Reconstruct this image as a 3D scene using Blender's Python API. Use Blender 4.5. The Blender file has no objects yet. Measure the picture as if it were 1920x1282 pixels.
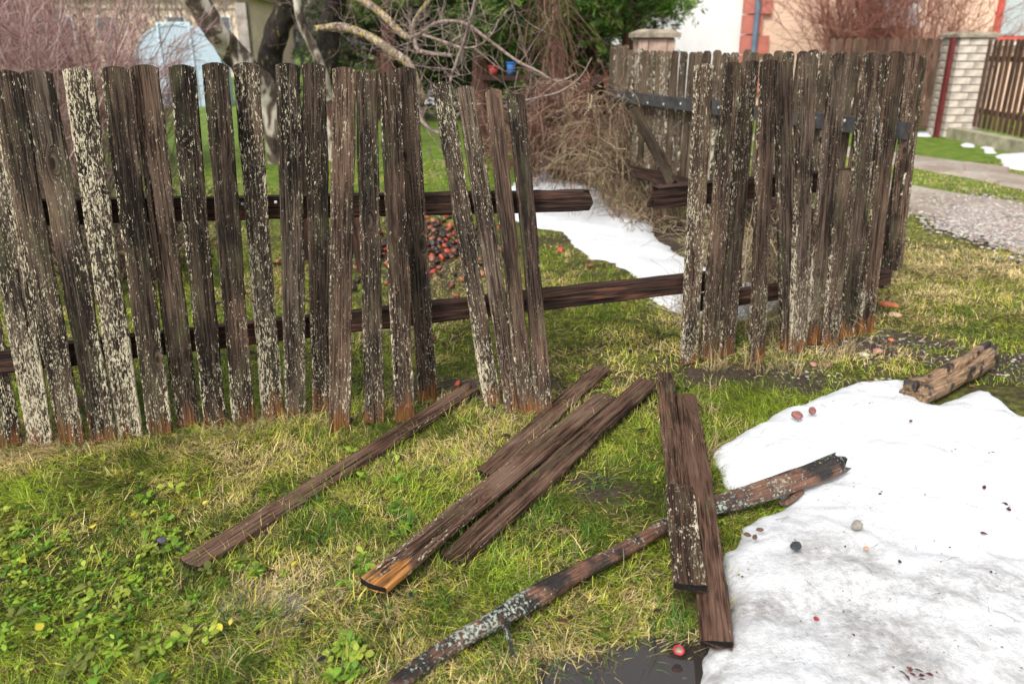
import bpy, math, random
import numpy as np
from mathutils import Vector, Matrix
random.seed(7); RNG = np.random.default_rng(11)
SC = bpy.context.scene; COL = SC.collection
# ------------------------------------------------------------------ camera, sky, sun, exposure
H = 1.30; F = 1500.0; PITCH = math.atan(561/1500.0)
cp, sp = math.cos(PITCH), math.sin(PITCH)
cam_d = bpy.data.cameras.new('camera'); cam = bpy.data.objects.new('camera', cam_d); COL.objects.link(cam)
cam.location = (0, 0, H); cam.rotation_euler = (math.pi/2-PITCH, 0, 0)
cam_d.sensor_width = 36; cam_d.lens = F/1920*36; cam_d.clip_end = 600; cam_d.clip_start = .05
cam_d.dof.use_dof = True; cam_d.dof.focus_distance = 2.5; cam_d.dof.aperture_fstop = 3.0
SC.camera = cam
SUN_EL, SUN_AZ = math.radians(46), math.radians(-152)      # azimuth measured from +Y towards +X
w = bpy.data.worlds.new('World'); SC.world = w; w.use_nodes = True
wn = w.node_tree.nodes; wl = w.node_tree.links; wn.clear()
sky = wn.new('ShaderNodeTexSky'); sky.sky_type = 'NISHITA'; sky.sun_disc = False
sky.sun_elevation = SUN_EL; sky.sun_rotation = SUN_AZ; sky.air_density = 1.0; sky.dust_density = 3.0
hs = wn.new('ShaderNodeHueSaturation'); hs.inputs['Saturation'].default_value = .22
bg = wn.new('ShaderNodeBackground'); bg.inputs['Strength'].default_value = .15
wo = wn.new('ShaderNodeOutputWorld')
wl.new(sky.outputs[0], hs.inputs['Color']); wl.new(hs.outputs[0], bg.inputs[0]); wl.new(bg.outputs[0], wo.inputs[0])
sd = bpy.data.lights.new('sun', 'SUN'); sd.energy = 1.5; sd.angle = math.radians(14); sd.color = (1, .96, .9)
so = bpy.data.objects.new('sun', sd); COL.objects.link(so)
sv = Vector((math.sin(SUN_AZ)*math.cos(SUN_EL), math.cos(SUN_AZ)*math.cos(SUN_EL), math.sin(SUN_EL)))
so.rotation_euler = sv.to_track_quat('Z', 'Y').to_euler(); so.location = (0, 0, 20)
SC.view_settings.view_transform = 'Standard'; SC.view_settings.look = 'None'
SC.view_settings.gamma = 1; SC.view_settings.use_curve_mapping = False
SC.view_settings.exposure = 0.90

# ------------------------------------------------------------------ helpers
def ray(u, v):
    xr = (u-960)/F; yr = (641-v)/F
    return (xr, cp+yr*sp, -sp+yr*cp)
def G(u, v, z=0.0):
    d = ray(u, v); t = (z-H)/d[2]
    return Vector((d[0]*t, d[1]*t, z))
def P(u, v, Y):
    d = ray(u, v); t = Y/d[1]
    return Vector((d[0]*t, Y, H+d[2]*t))
def hsh(ix, iy, s):
    n = (ix.astype(np.int64)*374761393 + iy.astype(np.int64)*668265263 + s*2147483647) & 0x7fffffff
    n = ((n ^ (n >> 13))*1274126177) & 0x7fffffff
    return ((n ^ (n >> 16)) & 0xffff)/65535.0
def noise2(x, y, sc, s=0):
    x = np.asarray(x, float)*sc+1000; y = np.asarray(y, float)*sc+1000
    ix = np.floor(x); iy = np.floor(y); fx = x-ix; fy = y-iy
    fx = fx*fx*(3-2*fx); fy = fy*fy*(3-2*fy)
    a = hsh(ix, iy, s); b = hsh(ix+1, iy, s); c = hsh(ix, iy+1, s); d = hsh(ix+1, iy+1, s)
    return (a*(1-fx)+b*fx)*(1-fy)+(c*(1-fx)+d*fx)*fy
def fbm(x, y, sc, s=0, o=4):
    r = 0; a = .5
    for i in range(o): r = r+a*noise2(x, y, sc*2**i, s+i*17); a *= .5
    return r/(1-.5**o)
PUD = (.36, 1.27, .40, .25)
def gz(x, y):
    z = .022*(fbm(x, y, 3.0, 5, 3)-.5)+.012*(fbm(x, y, 14, 9, 3)-.5)
    d = ((np.asarray(x)-PUD[0])/PUD[2])**2+((np.asarray(y)-PUD[1])/PUD[3])**2
    return z-.045*np.exp(-d*1.1)
def np_mesh(name, V, quads=None, tris=None, col=None, mat=None, parent=None, smooth=False):
    me = bpy.data.meshes.new(name)
    V = np.ascontiguousarray(V, dtype=np.float32).reshape(-1, 3)
    nq = 0 if quads is None else len(quads); nt = 0 if tris is None else len(tris)
    me.vertices.add(len(V)); me.vertices.foreach_set('co', V.ravel())
    li = []
    if nq: li.append(np.asarray(quads, dtype=np.int32).ravel())
    if nt: li.append(np.asarray(tris, dtype=np.int32).ravel())
    li = np.concatenate(li); me.loops.add(len(li)); me.loops.foreach_set('vertex_index', li)
    me.polygons.add(nq+nt)
    st = np.concatenate([np.arange(nq)*4, nq*4+np.arange(nt)*3]).astype(np.int32)
    me.polygons.foreach_set('loop_start', st)
    if smooth: me.polygons.foreach_set('use_smooth', np.ones(nq+nt, dtype=bool))
    me.update(calc_edges=True); me.validate()
    if col is not None:
        ca = me.color_attributes.new('Col', 'FLOAT_COLOR', 'POINT')
        c4 = np.ones((len(V), 4), np.float32); c4[:, :3] = np.asarray(col).reshape(-1, 3)
        ca.data.foreach_set('color', c4.ravel())
    o = bpy.data.objects.new(name, me); COL.objects.link(o)
    if mat: me.materials.append(mat)
    if parent: o.parent = parent
    return o
def py_mesh(name, V, Fs, mat=None, parent=None, M=None, smooth=False):
    me = bpy.data.meshes.new(name); me.from_pydata([tuple(v) for v in V], [], Fs); me.update()
    if smooth:
        for p in me.polygons: p.use_smooth = True
    if mat: me.materials.append(mat)
    return place(name, me, parent, M)
def place(name, me, parent=None, M=None):
    o = bpy.data.objects.new(name, me); COL.objects.link(o)
    if M is None: M = Matrix.Identity(4)
    if parent:
        o.parent = parent; o.matrix_basis = PW(parent).inverted() @ M
    else: o.matrix_basis = M
    return o
def PW(o):
    m = o.matrix_basis.copy()
    while o.parent: o = o.parent; m = o.matrix_basis @ m
    return m
def tag(o, label=None, cat=None, group=None, kind=None):
    if label: o['label'] = label
    if cat: o['category'] = cat
    if group: o['group'] = group
    if kind: o['kind'] = kind
    return o
def thing(name, label, cat, loc, group=None):
    o = bpy.data.objects.new(name, None); COL.objects.link(o); o.location = loc; o.empty_display_size = .1
    return tag(o, label, cat, group)
def frame(p0, zdir, xdir):
    z = Vector(zdir).normalized(); x = Vector(xdir); x = (x-z*x.dot(z)).normalized(); y = z.cross(x)
    M = Matrix((x, y, z)).transposed().to_4x4(); M.translation = p0
    return M
# ---- vectorised strands and ribbons
def grow(base, dirs, length, n, bend=None, wig=0.0):
    N = len(base); pts = np.zeros((N, n+1, 3)); pts[:, 0] = base
    d = dirs/np.linalg.norm(dirs, axis=1, keepdims=True); L = np.asarray(length).reshape(-1, 1)/n
    for i in range(n):
        pts[:, i+1] = pts[:, i]+d*L
        if bend is not None: d = d+bend/n
        if wig: d = d+RNG.normal(0, wig, (N, 3))
        d = d/np.linalg.norm(d, axis=1, keepdims=True)
    return pts
def tubes(pts, r0, r1, sides=3):
    N, n1, _ = pts.shape
    d = np.gradient(pts, axis=1); d /= (np.linalg.norm(d, axis=2, keepdims=True)+1e-9)
    ref = np.array([.31, .52, .79]); a = np.cross(d, ref); a /= (np.linalg.norm(a, axis=2, keepdims=True)+1e-9)
    b = np.cross(d, a)
    rr = np.asarray(r0).reshape(-1, 1)*(1-np.linspace(0, 1, n1))+np.asarray(r1).reshape(-1, 1)*np.linspace(0, 1, n1)
    V = []
    for k in range(sides):
        t = 2*math.pi*k/sides; V.append(pts+(a*math.cos(t)+b*math.sin(t))*rr[..., None])
    V = np.stack(V, axis=2).reshape(-1, 3)
    i = np.arange(N)[:, None, None]; j = np.arange(n1-1)[None, :, None]; k = np.arange(sides)[None, None, :]
    o = (i*n1+j)*sides; k2 = (k+1) % sides
    Q = np.stack([o+k, o+k2, o+sides+k2, o+sides+k], axis=-1).reshape(-1, 4)
    return V, Q
def ribbons(pts, wv, wid, prof):
    """pts N,n+1,3 ; wv N,3 sideways unit ; wid N ; prof n+1 width profile; last point is a tip"""
    N, n1, _ = pts.shape
    s = wv[:, None, :]*np.asarray(wid).reshape(-1, 1, 1)*np.asarray(prof[:-1]).reshape(1, -1, 1)*.5
    L = pts[:, :-1]-s; R = pts[:, :-1]+s
    V = np.concatenate([np.stack([L, R], axis=2).reshape(N, -1, 3), pts[:, -1:, :]], axis=1)
    m = 2*(n1-1)+1; base = (np.arange(N)*m)[:, None]
    Q = []
    for j in range(n1-2): Q.append(base+np.array([2*j, 2*j+1, 2*j+3, 2*j+2]))
    Q = np.concatenate(Q, axis=0) if Q else None
    e = 2*(n1-2); T = base+np.array([e, e+1, m-1])
    return V.reshape(-1, 3), Q, T, m
class Acc:
    def __init__(s): s.V = []; s.Q = []; s.T = []; s.C = []; s.n = 0
    def add(s, V, Q=None, T=None, C=None):
        V = np.asarray(V).reshape(-1, 3)
        if Q is not None and len(Q): s.Q.append(np.asarray(Q)+s.n)
        if T is not None and len(T): s.T.append(np.asarray(T)+s.n)
        s.V.append(V); s.n += len(V)
        if C is not None: s.C.append(np.broadcast_to(np.asarray(C), (len(V), 3)) if np.ndim(C) == 1 else np.asarray(C).reshape(-1, 3))
    def build(s, name, mat, parent=None, smooth=False):
        return np_mesh(name, np.concatenate(s.V), np.concatenate(s.Q) if s.Q else None, np.concatenate(s.T) if s.T else None,
                       np.concatenate(s.C) if s.C else None, mat, parent, smooth)
def catmull(pts, k):
    pts = [np.array(p, float) for p in pts]; P_ = [2*pts[0]-pts[1]]+pts+[2*pts[-1]-pts[-2]]; out = []
    for i in range(1, len(P_)-2):
        for j in range(k):
            t = j/k; a, b, c, d = P_[i-1:i+3]
            out.append(.5*((2*b)+(-a+c)*t+(2*a-5*b+4*c-d)*t*t+(-a+3*b-3*c+d)*t**3))
    out.append(pts[-1]); return np.array(out)

# ------------------------------------------------------------------ materials
class Nt:
    def __init__(s, name):
        s.m = bpy.data.materials.new(name); s.m.use_nodes = True; s.t = s.m.node_tree; s.t.nodes.clear()
    def n(s, typ, ins=None, **kw):
        nd = s.t.nodes.new('ShaderNode'+typ)
        for k, v in kw.items(): setattr(nd, k, v)
        for k, v in (ins or {}).items():
            if isinstance(v, bpy.types.NodeSocket): s.t.links.new(v, nd.inputs[k])
            else: nd.inputs[k].default_value = v
        return nd
    def math(s, op, a, b=0.0, c=None, clamp=False):
        d = {0: a, 1: b}
        if c is not None: d[2] = c
        return s.n('Math', d, operation=op, use_clamp=clamp).outputs[0]
    def mix(s, f, a, b, mode='MIX'):
        nd = s.n('Mix', data_type='RGBA', blend_type=mode)
        for i, v in ((0, f), (6, a), (7, b)):
            if isinstance(v, bpy.types.NodeSocket): s.t.links.new(v, nd.inputs[i])
            else: nd.inputs[i].default_value = (*v, 1) if i and len(v) == 3 else v
        return nd.outputs[2]
    def noise(s, vec, scale=5, detail=3, rough=.55, dist=0):
        return s.n('TexNoise', {'Vector': vec, 'Scale': scale, 'Detail': detail, 'Roughness': rough, 'Distortion': dist}).outputs[0]
    def ramp(s, f, stops):
        nd = s.n('ValToRGB', {0: f}); cr = nd.color_ramp
        while len(cr.elements) < len(stops): cr.elements.new(.5)
        for e, (p, c) in zip(cr.elements, stops):
            e.position = p; e.color = (*c, 1) if len(c) == 3 else c
        return nd.outputs[0]
    def step(s, x, a, b):
        return s.n('MapRange', {0: x, 1: a, 2: b, 3: 0.0, 4: 1.0}, clamp=True).outputs[0]
    def scale(s, vec, sc, loc=(0, 0, 0)):
        return s.n('Mapping', {'Vector': vec, 'Scale': sc, 'Location': loc}).outputs[0]
    def obj(s): return s.n('TexCoord').outputs['Object']
    def out(s, col, rough=.7, bump=None, bs=.3, bd=.005, spec=.3, sss=0, metal=0):
        d = {'Base Color': col if isinstance(col, bpy.types.NodeSocket) else (*col, 1), 'Roughness': rough, 'Specular IOR Level': spec, 'Metallic': metal}
        if sss: d['Subsurface Weight'] = sss; d['Subsurface Radius'] = (.02, .02, .025); d['Subsurface Scale'] = 1.0
        b = s.n('BsdfPrincipled', d)
        if bump is not None:
            bn = s.n('Bump', {'Height': bump, 'Strength': bs, 'Distance': bd}); s.t.links.new(bn.outputs[0], b.inputs['Normal'])
        o = s.n('OutputMaterial'); s.t.links.new(b.outputs[0], o.inputs[0]); return s.m
def simple(name, col, rough=.7, sc=20, var=.35, bs=.3, spec=.3, bd=.004):
    t = Nt(name); o = t.obj(); a = t.noise(o, sc, 5); dk = tuple(c*(1-var) for c in col); lt = tuple(min(1, c*(1+var)) for c in col)
    return t.out(t.ramp(a, [(.3, dk), (.7, lt)]), rough, a, bs, bd, spec)
def picket_mat(name, dark=(.017, .012, .009), light=(.15, .10, .068), cream=(.55, .485, .345), rotc=(.32, .13, .04), fs=1.0):
    t = Nt(name); o = t.obj(); inf = t.n('ObjectInfo').outputs['Random']
    paint = t.n('Attribute', attribute_type='OBJECT', attribute_name='paint').outputs['Fac']
    rot = t.n('Attribute', attribute_type='OBJECT', attribute_name='rot').outputs['Fac']
    warm = t.n('Attribute', attribute_type='OBJECT', attribute_name='warm').outputs['Fac']
    r = t.math('MULTIPLY', inf, 37.0); cmb = t.n('CombineXYZ', {0: r, 1: r, 2: r}).outputs[0]
    v = t.n('VectorMath', {0: o, 1: cmb}, operation='ADD').outputs[0]
    sx = t.n('SeparateXYZ', {0: o}); ox, oz = sx.outputs[0], sx.outputs[2]
    # knots: one sparse cell pattern
    kn = t.n('TexVoronoi', {'Vector': t.scale(v, (9, 1, 3.2)), 'Scale': 1.0, 'Randomness': 1.0}, feature='F1').outputs['Distance']
    knm = t.n('MapRange', {0: kn, 1: .20, 2: .05, 3: 0.0, 4: 1.0}, clamp=True).outputs[0]
    warp = t.n('CombineXYZ', {0: t.math('MULTIPLY', knm, .035), 1: 0.0, 2: 0.0}).outputs[0]
    v2 = t.n('VectorMath', {0: v, 1: warp}, operation='ADD').outputs[0]
    g1 = t.noise(t.scale(v2, (150, 60, 4.5)), 1, 4, .6, .4)
    g2 = t.noise(t.scale(v2, (420, 120, 14)), 1, 3, .6)
    big = t.noise(t.scale(v, (9, 3, 3)), 1, 3)
    grain = t.math('ADD', t.math('MULTIPLY', g1, .65), t.math('MULTIPLY', g2, .35))
    gf = t.math('ADD', grain, t.math('MULTIPLY', t.math('SUBTRACT', big, .5), .5))
    wood = t.ramp(gf, [(.36, tuple(c*.35 for c in dark)), (.47, dark), (.60, tuple((a*1.3+b*.7)/2 for a, b in zip(dark, light))), (.76, light)])
    warmc = t.mix(t.math('MULTIPLY', warm, t.step(gf, .35, .7)), wood, (.13, .062, .038))
    inf2 = t.math('FRACT', t.math('MULTIPLY', inf, 7.31))
    tone = t.n('MapRange', {0: inf2, 1: 0.0, 2: 1.0, 3: .78, 4: 1.55}).outputs[0]
    tc = t.n('CombineXYZ', {0: tone, 1: tone, 2: tone}).outputs[0]
    warmc = t.mix(1.0, warmc, tc, 'MULTIPLY')
    warmc = t.mix(t.math('MULTIPLY', t.step(t.math('FRACT', t.math('MULTIPLY', inf, 3.77)), .45, 1.0), t.math('MULTIPLY', t.step(gf, .46, .66), .6)), warmc, (.15, .125, .10))
    pk = t.step(t.noise(t.scale(v, (10, 4, 1.6), (5, 1, 8)), 1, 3), .52, .68)
    warmc = t.mix(t.math('MULTIPLY', pk, t.math('MULTIPLY', t.step(gf, .42, .62), .55)), warmc, (.17, .098, .068))
    crk = t.step(t.noise(t.scale(v2, (95, 30, 1.6), (2, 2, 2)), 1, 2, .4), .30, .27)
    warmc = t.mix(crk, warmc, (.006, .004, .003))
    # damp rotted foot
    nb = t.noise(t.scale(v, (30, 8, 7)), 1, 4)
    foot = t.math('MULTIPLY', t.n('MapRange', {0: t.math('ADD', oz, t.math('MULTIPLY', t.math('SUBTRACT', nb, .5), .42)), 1: .085, 2: -.02, 3: 0.0, 4: 1.0}, clamp=True).outputs[0], rot, clamp=True)
    rotm = t.ramp(t.math('ADD', t.math('MULTIPLY', grain, .8), t.math('MULTIPLY', nb, .3)), [(.42, (.03, .012, .007)), (.54, tuple(c*.5 for c in rotc)), (.68, rotc)])
    wood2 = t.mix(foot, warmc, rotm)
    # lichen film
    lic = t.step(t.noise(t.scale(v, (14, 14, 5), (3, 3, 3)), 1, 4), .54, .72)
    wood3 = t.mix(t.math('MULTIPLY', lic, .34), wood2, (.12, .115, .06))
    # flaking paint
    f1 = t.noise(t.scale(v, (330*fs, 150*fs, 88*fs), (11, 0, 0)), 1, 2.2, .55, .4)
    f0 = t.noise(t.scale(v, (110*fs, 60*fs, 26*fs), (4, 2, 0)), 1, 3, .6)
    zone = t.noise(t.scale(v, (12, 6, 2.6), (7, 7, 7)), 1, 3, .5)
    low = t.n('MapRange', {0: oz, 1: .5, 2: .1, 3: 0.0, 4: .055}, clamp=True).outputs[0]
    edge = t.n('MapRange', {0: t.math('ABSOLUTE', ox), 1: .024, 2: .04, 3: 0.0, 4: .06}, clamp=True).outputs[0]
    thr = t.math('ADD', t.math('MULTIPLY', f1, .66), t.math('MULTIPLY', f0, .34))
    thr = t.math('ADD', thr, t.math('MULTIPLY', t.math('SUBTRACT', zone, .5), .27))
    thr = t.math('ADD', thr, t.math('ADD', t.math('MULTIPLY', low, t.math('MINIMUM', rot, 1.2)), edge))
    thr = t.math('ADD', thr, t.math('MULTIPLY', t.math('SUBTRACT', paint, .5), .20))
    thr = t.math('SUBTRACT', thr, t.math('ADD', t.math('MULTIPLY', knm, .12), t.math('MULTIPLY', foot, .11)))
    fl = t.step(thr, .600, .640)
    crm = t.ramp(t.noise(t.scale(v, (60, 60, 20), (1, 9, 2)), 1, 4, .7), [(.28, tuple(c*.45 for c in cream)), (.42, tuple(c*.8 for c in cream)), (.56, cream)])
    bleach = t.step(g2, .52, .78)
    wood3 = t.mix(t.math('MULTIPLY', bleach, t.step(thr, .44, .6)), wood3, tuple(c*.42 for c in cream))
    c = t.mix(fl, wood3, crm)
    c = t.mix(t.step(kn, .075, .05), c, (.02, .013, .01))
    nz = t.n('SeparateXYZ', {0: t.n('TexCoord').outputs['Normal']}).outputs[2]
    c = t.mix(t.step(nz, -.6, -.8), c, (.010, .008, .007))  # end face at the foot of each board coloured near black
    h = t.math('SUBTRACT', t.math('ADD', t.math('MULTIPLY', grain, 1.6), t.math('MULTIPLY', fl, .3)), t.math('MULTIPLY', crk, .5))
    return t.out(c, .78, h, .9, .004, .14)
M_picket = picket_mat('weathered picket wood')
M_board = picket_mat('wet fallen board wood', dark=(.028, .0155, .010), light=(.17, .094, .056), rotc=(.66, .28, .075), fs=.9)
def rail_mat():
    t = Nt('split rail wood'); o = t.obj()
    g = t.noise(t.scale(o, (75, 75, 2.6)), 1, 6, .7, .5); g2 = t.noise(t.scale(o, (200, 200, 8)), 1, 4)
    b = t.noise(t.scale(o, (8, 8, 2.5)), 1, 3)
    f = t.math('ADD', t.math('MULTIPLY', g, .6), t.math('MULTIPLY', g2, .4))
    warm = t.n('Attribute', attribute_type='OBJECT', attribute_name='warm').outputs['Fac']
    c = t.ramp(f, [(.40, (.004, .003, .0025)), (.47, (.026, .015, .011)), (.58, (.075, .038, .027)), (.72, (.20, .10, .065))])
    c = t.mix(t.math('MULTIPLY', warm, t.math('MULTIPLY', t.step(b, .5, .64), t.step(f, .44, .56))), c, (.22, .085, .05))
    return t.out(c, .72, f, 1.0, .012, .18)
M_rail = rail_mat()
def bark(name, stops, sc=(30, 30, 8), lich=None, la=.6, lb=.66, bd=.01):
    t = Nt(name); o = t.obj(); f = t.noise(t.scale(o, sc), 1, 6, .6, .5)
    c = t.ramp(f, stops)
    if lich:
        ln = t.noise(t.scale(o, tuple(s*1.6 for s in sc), (5, 5, 5)), 1, 4)
        c = t.mix(t.step(ln, la, lb), c, lich)
    return t.out(c, .75, f, .9, bd, .2)
M_trunk = bark('pale apple bark', [(.38, (.03, .022, .018)), (.5, (.12, .09, .07)), (.54, (.38, .33, .27)), (.62, (.62, .56, .48))], (6, 6, 2.5))
M_trunkd = bark('dark apple bark', [(.35, (.006, .005, .004)), (.55, (.022, .016, .012)), (.75, (.07, .05, .035))], (20, 20, 8), (.16, .14, .03), .62, .7)
M_branch = bark('lichen branch bark', [(.35, (.05, .037, .03)), (.52, (.2, .15, .12)), (.7, (.42, .36, .30))], (40, 40, 20), (.36, .28, .03), .55, .60)
M_twig = bark('pale twig bark', [(.35, (.10, .07, .06)), (.7, (.34, .26, .22))], (30, 30, 20))
M_log = bark('wet log', [(.36, (.008, .006, .005)), (.47, (.05, .025, .018)), (.58, (.20, .10, .065)), (.72, (.42, .24, .15))], (45, 45, 7))
def log_mat(name, bare, lo, hi, lich=True):
    t = Nt(name); o = t.obj(); uv = t.n('Attribute', attribute_type='GEOMETRY', attribute_name='Col').outputs['Color']
    g = t.noise(t.scale(uv, (9, 9, 1.2)), 9, 6, .6, .4); b = t.noise(o, 11, 4); g2 = t.noise(t.scale(uv, (30, 30, 3)), 9, 4)
    f = t.math('ADD', t.math('MULTIPLY', g, .6), t.math('MULTIPLY', g2, .4))
    c1 = t.ramp(f, [(.36, (.02, .01, .007)), (.5, tuple(x*.45 for x in bare)), (.66, bare)])
    c2 = t.ramp(f, [(.4, (.006, .005, .0045)), (.7, (.055, .042, .035))])
    c = t.mix(t.step(b, lo, hi), c1, c2)
    if lich:
        ln = t.math('ADD', t.math('MULTIPLY', t.noise(o, 120, 5, .65), .6), t.math('MULTIPLY', t.noise(t.scale(o, (1, 1, 1), (4, 4, 4)), 8, 3), .45))
        lm = t.step(ln, .575, .605)
        c = t.mix(lm, c, t.ramp(t.noise(o, 60, 3), [(.3, (.16, .19, .15)), (.7, (.42, .46, .38))]))
        ym = t.step(t.noise(t.scale(o, (1, 1, 1), (9, 2, 4)), 26, 4), .70, .72); c = t.mix(ym, c, (.5, .33, .03))
        f = t.math('ADD', f, t.math('MULTIPLY', lm, .4))
    return t.out(c, .5, f, .9, .006, .4)
M_fallbr = log_mat('fallen branch bark', (.34, .16, .095), .40, .54)
M_split = log_mat('split log wood', (.50, .31, .17), .50, .56, False)
def leaf_mat(name, tr=.35, rough=.6):
    t = Nt(name); c = t.n('Attribute', attribute_type='GEOMETRY', attribute_name='Col').outputs['Color']
    b = t.n('BsdfPrincipled', {'Base Color': c, 'Roughness': rough, 'Specular IOR Level': .25})
    tl = t.n('BsdfTranslucent', {'Color': c}); mx = t.n('MixShader', {0: tr, 1: b.outputs[0], 2: tl.outputs[0]})
    o = t.n('OutputMaterial'); t.t.links.new(mx.outputs[0], o.inputs[0]); return t.m
M_grass = leaf_mat('grass blades', .35, .5)
M_needle = leaf_mat('conifer needles', .25)
M_dead = leaf_mat('dead stems', .1, .8)
M_leaf = leaf_mat('broad weed leaves', .35, .45)
def ground_mat():
    t = Nt('turf and soil'); o = t.obj()
    a = t.noise(o, 2.2, 5); b = t.noise(o, 28, 6, .65); c = t.noise(o, 140, 4)
    col = t.ramp(t.math('ADD', t.math('MULTIPLY', a, .45), t.math('MULTIPLY', b, .55)),
                 [(.34, (.02, .014, .009)), (.46, (.06, .055, .015)), (.56, (.12, .13, .024)), (.72, (.28, .24, .09))])
    far = t.step(t.n('SeparateXYZ', {0: o}).outputs[1], 5.5, 8.0)
    lawn = t.ramp(t.noise(o, 6, 6, .7), [(.35, (.06, .11, .012)), (.52, (.12, .19, .022)), (.7, (.21, .23, .05))])
    col = t.mix(far, col, lawn)
    soil = t.n('Attribute', attribute_type='GEOMETRY', attribute_name='Col').outputs['Fac']
    sc = t.ramp(t.noise(o, 60, 6, .7), [(.3, (.016, .011, .009)), (.55, (.06, .042, .034)), (.75, (.15, .11, .085))])
    col = t.mix(soil, col, sc)
    return t.out(col, .8, t.math('ADD', b, t.math('MULTIPLY', c, .4)), .8, .02, .2)
M_ground = ground_mat()
def snow_mat():
    t = Nt('old melting snow'); o = t.obj()
    dirt = t.n('Attribute', attribute_type='GEOMETRY', attribute_name='Col').outputs['Fac']
    a = t.noise(o, 9, 6, .65); b = t.noise(o, 60, 5, .65); c = t.noise(o, 210, 3)
    m = t.math('MULTIPLY', dirt, t.step(t.math('ADD', t.math('MULTIPLY', a, .5), t.math('MULTIPLY', b, .5)), .33, .60), clamp=True)
    col = t.mix(m, (.66, .675, .69), (.24, .22, .20))
    sp_ = t.n('TexVoronoi', {'Vector': o, 'Scale': 95.0, 'Randomness': 1.0}).outputs['Distance']
    col = t.mix(t.math('MULTIPLY', t.step(c, .35, .7), .12), col, (.40, .41, .42))
    spk = t.math('MULTIPLY', t.math('LESS_THAN', sp_, .085), t.math('MULTIPLY', t.step(b, .5, .56), t.step(dirt, .15, .5)))
    col = t.mix(spk, col, (.045, .035, .03))
    h = t.math('ADD', t.math('MULTIPLY', a, 1.8), t.math('ADD', b, t.math('MULTIPLY', c, .6)))
    return t.out(col, .5, h, .42, .018, .3, .2)
M_snow = snow_mat()
def gravel_mat(name, stops, sc=55):
    t = Nt(name); o = t.obj()
    v = t.n('TexVoronoi', {'Vector': o, 'Scale': float(sc)}); n = t.noise(o, 1.6, 5); g = t.noise(o, 40, 4)
    c = t.ramp(t.math('ADD', t.math('MULTIPLY', n, .5), t.math('MULTIPLY', g, .5)), stops)
    c = t.mix(.12, c, v.outputs['Color'], 'OVERLAY'); c = t.mix(t.step(t.noise(o, 1.1, 6, .7), .44, .58), c, (.25, .20, .155))
    return t.out(c, .8, v.outputs['Distance'], .5, .02, .25)
M_track = gravel_mat('gravel track', [(.3, (.20, .17, .14)), (.5, (.36, .315, .265)), (.7, (.48, .43, .37))], 30)
M_water = Nt('puddle water').out((.032, .026, .022), .02, None, spec=.9)
M_stone_cols = {}
def stone_mat(name, col):
    if name not in M_stone_cols: M_stone_cols[name] = simple(name, col, .7, 45, .4, .5, .3, .003)
    return M_stone_cols[name]
M_metal = simple('galvanised bolt', (.45, .45, .46), .4, 80, .2)
M_tarrail = simple('tarred grey rail', (.040, .038, .037), .7, 22, .5, .5, .35)
M_farwood = picket_mat('far brown picket wood', dark=(.045, .028, .022), light=(.15, .085, .06), cream=(.2, .13, .1))
M_back = picket_mat('mossy side fence wood', dark=(.05, .036, .024), light=(.21, .15, .095), cream=(.56, .52, .40), fs=.45)

# ------------------------------------------------------------------ ground
def axis(lo, hi, near0, near1, step, far):
    a = list(np.arange(near0, near1, step)); s = step; x = near1
    while x < hi: a.append(x); s = min(s*1.25, far); x += s
    a.append(hi); s = step; x = near0-step; left = []
    while x > lo: left.append(x); s = min(s*1.25, far); x -= s
    left.append(lo); return np.array(sorted(left+a))
SOIL = [(1.62, 3.42, .50, .20), (2.2, 3.2, .4, .2), (.95, 3.12, .45, .14), (1.25, 2.98, .3, .10), (-.6, 5.2, .6, 1.0), (2.4, 3.1, .3, .15), (-.2, 2.95, .5, .12), (.3, 2.2, .15, .1),
        (1.3, 4.6, .5, .9), (.9, 5.5, .6, .9)]
def soil(x, y):
    r = np.zeros_like(np.asarray(x, float))
    for cx, cy, rx, ry in SOIL:
        d = np.sqrt(((x-cx)/rx)**2+((y-cy)/ry)**2); r = np.maximum(r, np.clip(1.5-d*1.1+(fbm(x, y, 9, 3)-.5)*2.0, 0, 1))
    return r
xs = axis(-150, 150, -4, 5, .04, 12); ys = axis(-30, 200, .8, 7, .04, 12)
X, Y = np.meshgrid(xs, ys); Z = gz(X, Y)
fade = np.clip((30-np.hypot(X, Y))/20, 0, 1); Z = Z*fade
V = np.stack([X, Y, Z], -1).reshape(-1, 3); ny, nx = X.shape
i, j = np.meshgrid(np.arange(nx-1), np.arange(ny-1)); a = (j*nx+i).ravel()
s_ = soil(X, Y).reshape(-1, 1)
tag(np_mesh('ground', V, np.stack([a, a+1, a+nx+1, a+nx], 1), None, np.repeat(s_, 3, 1), M_ground, smooth=True), kind='structure')
# puddle
n = 48; V = [(PUD[0], PUD[1], -.013)]+[(PUD[0]+.46*math.cos(2*math.pi*k/n), PUD[1]+.30*math.sin(2*math.pi*k/n), -.013) for k in range(n)]
tag(py_mesh('puddle_water', V, [(0, 1+k, 1+(k+1) % n) for k in range(n)], M_water), kind='structure')

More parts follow.
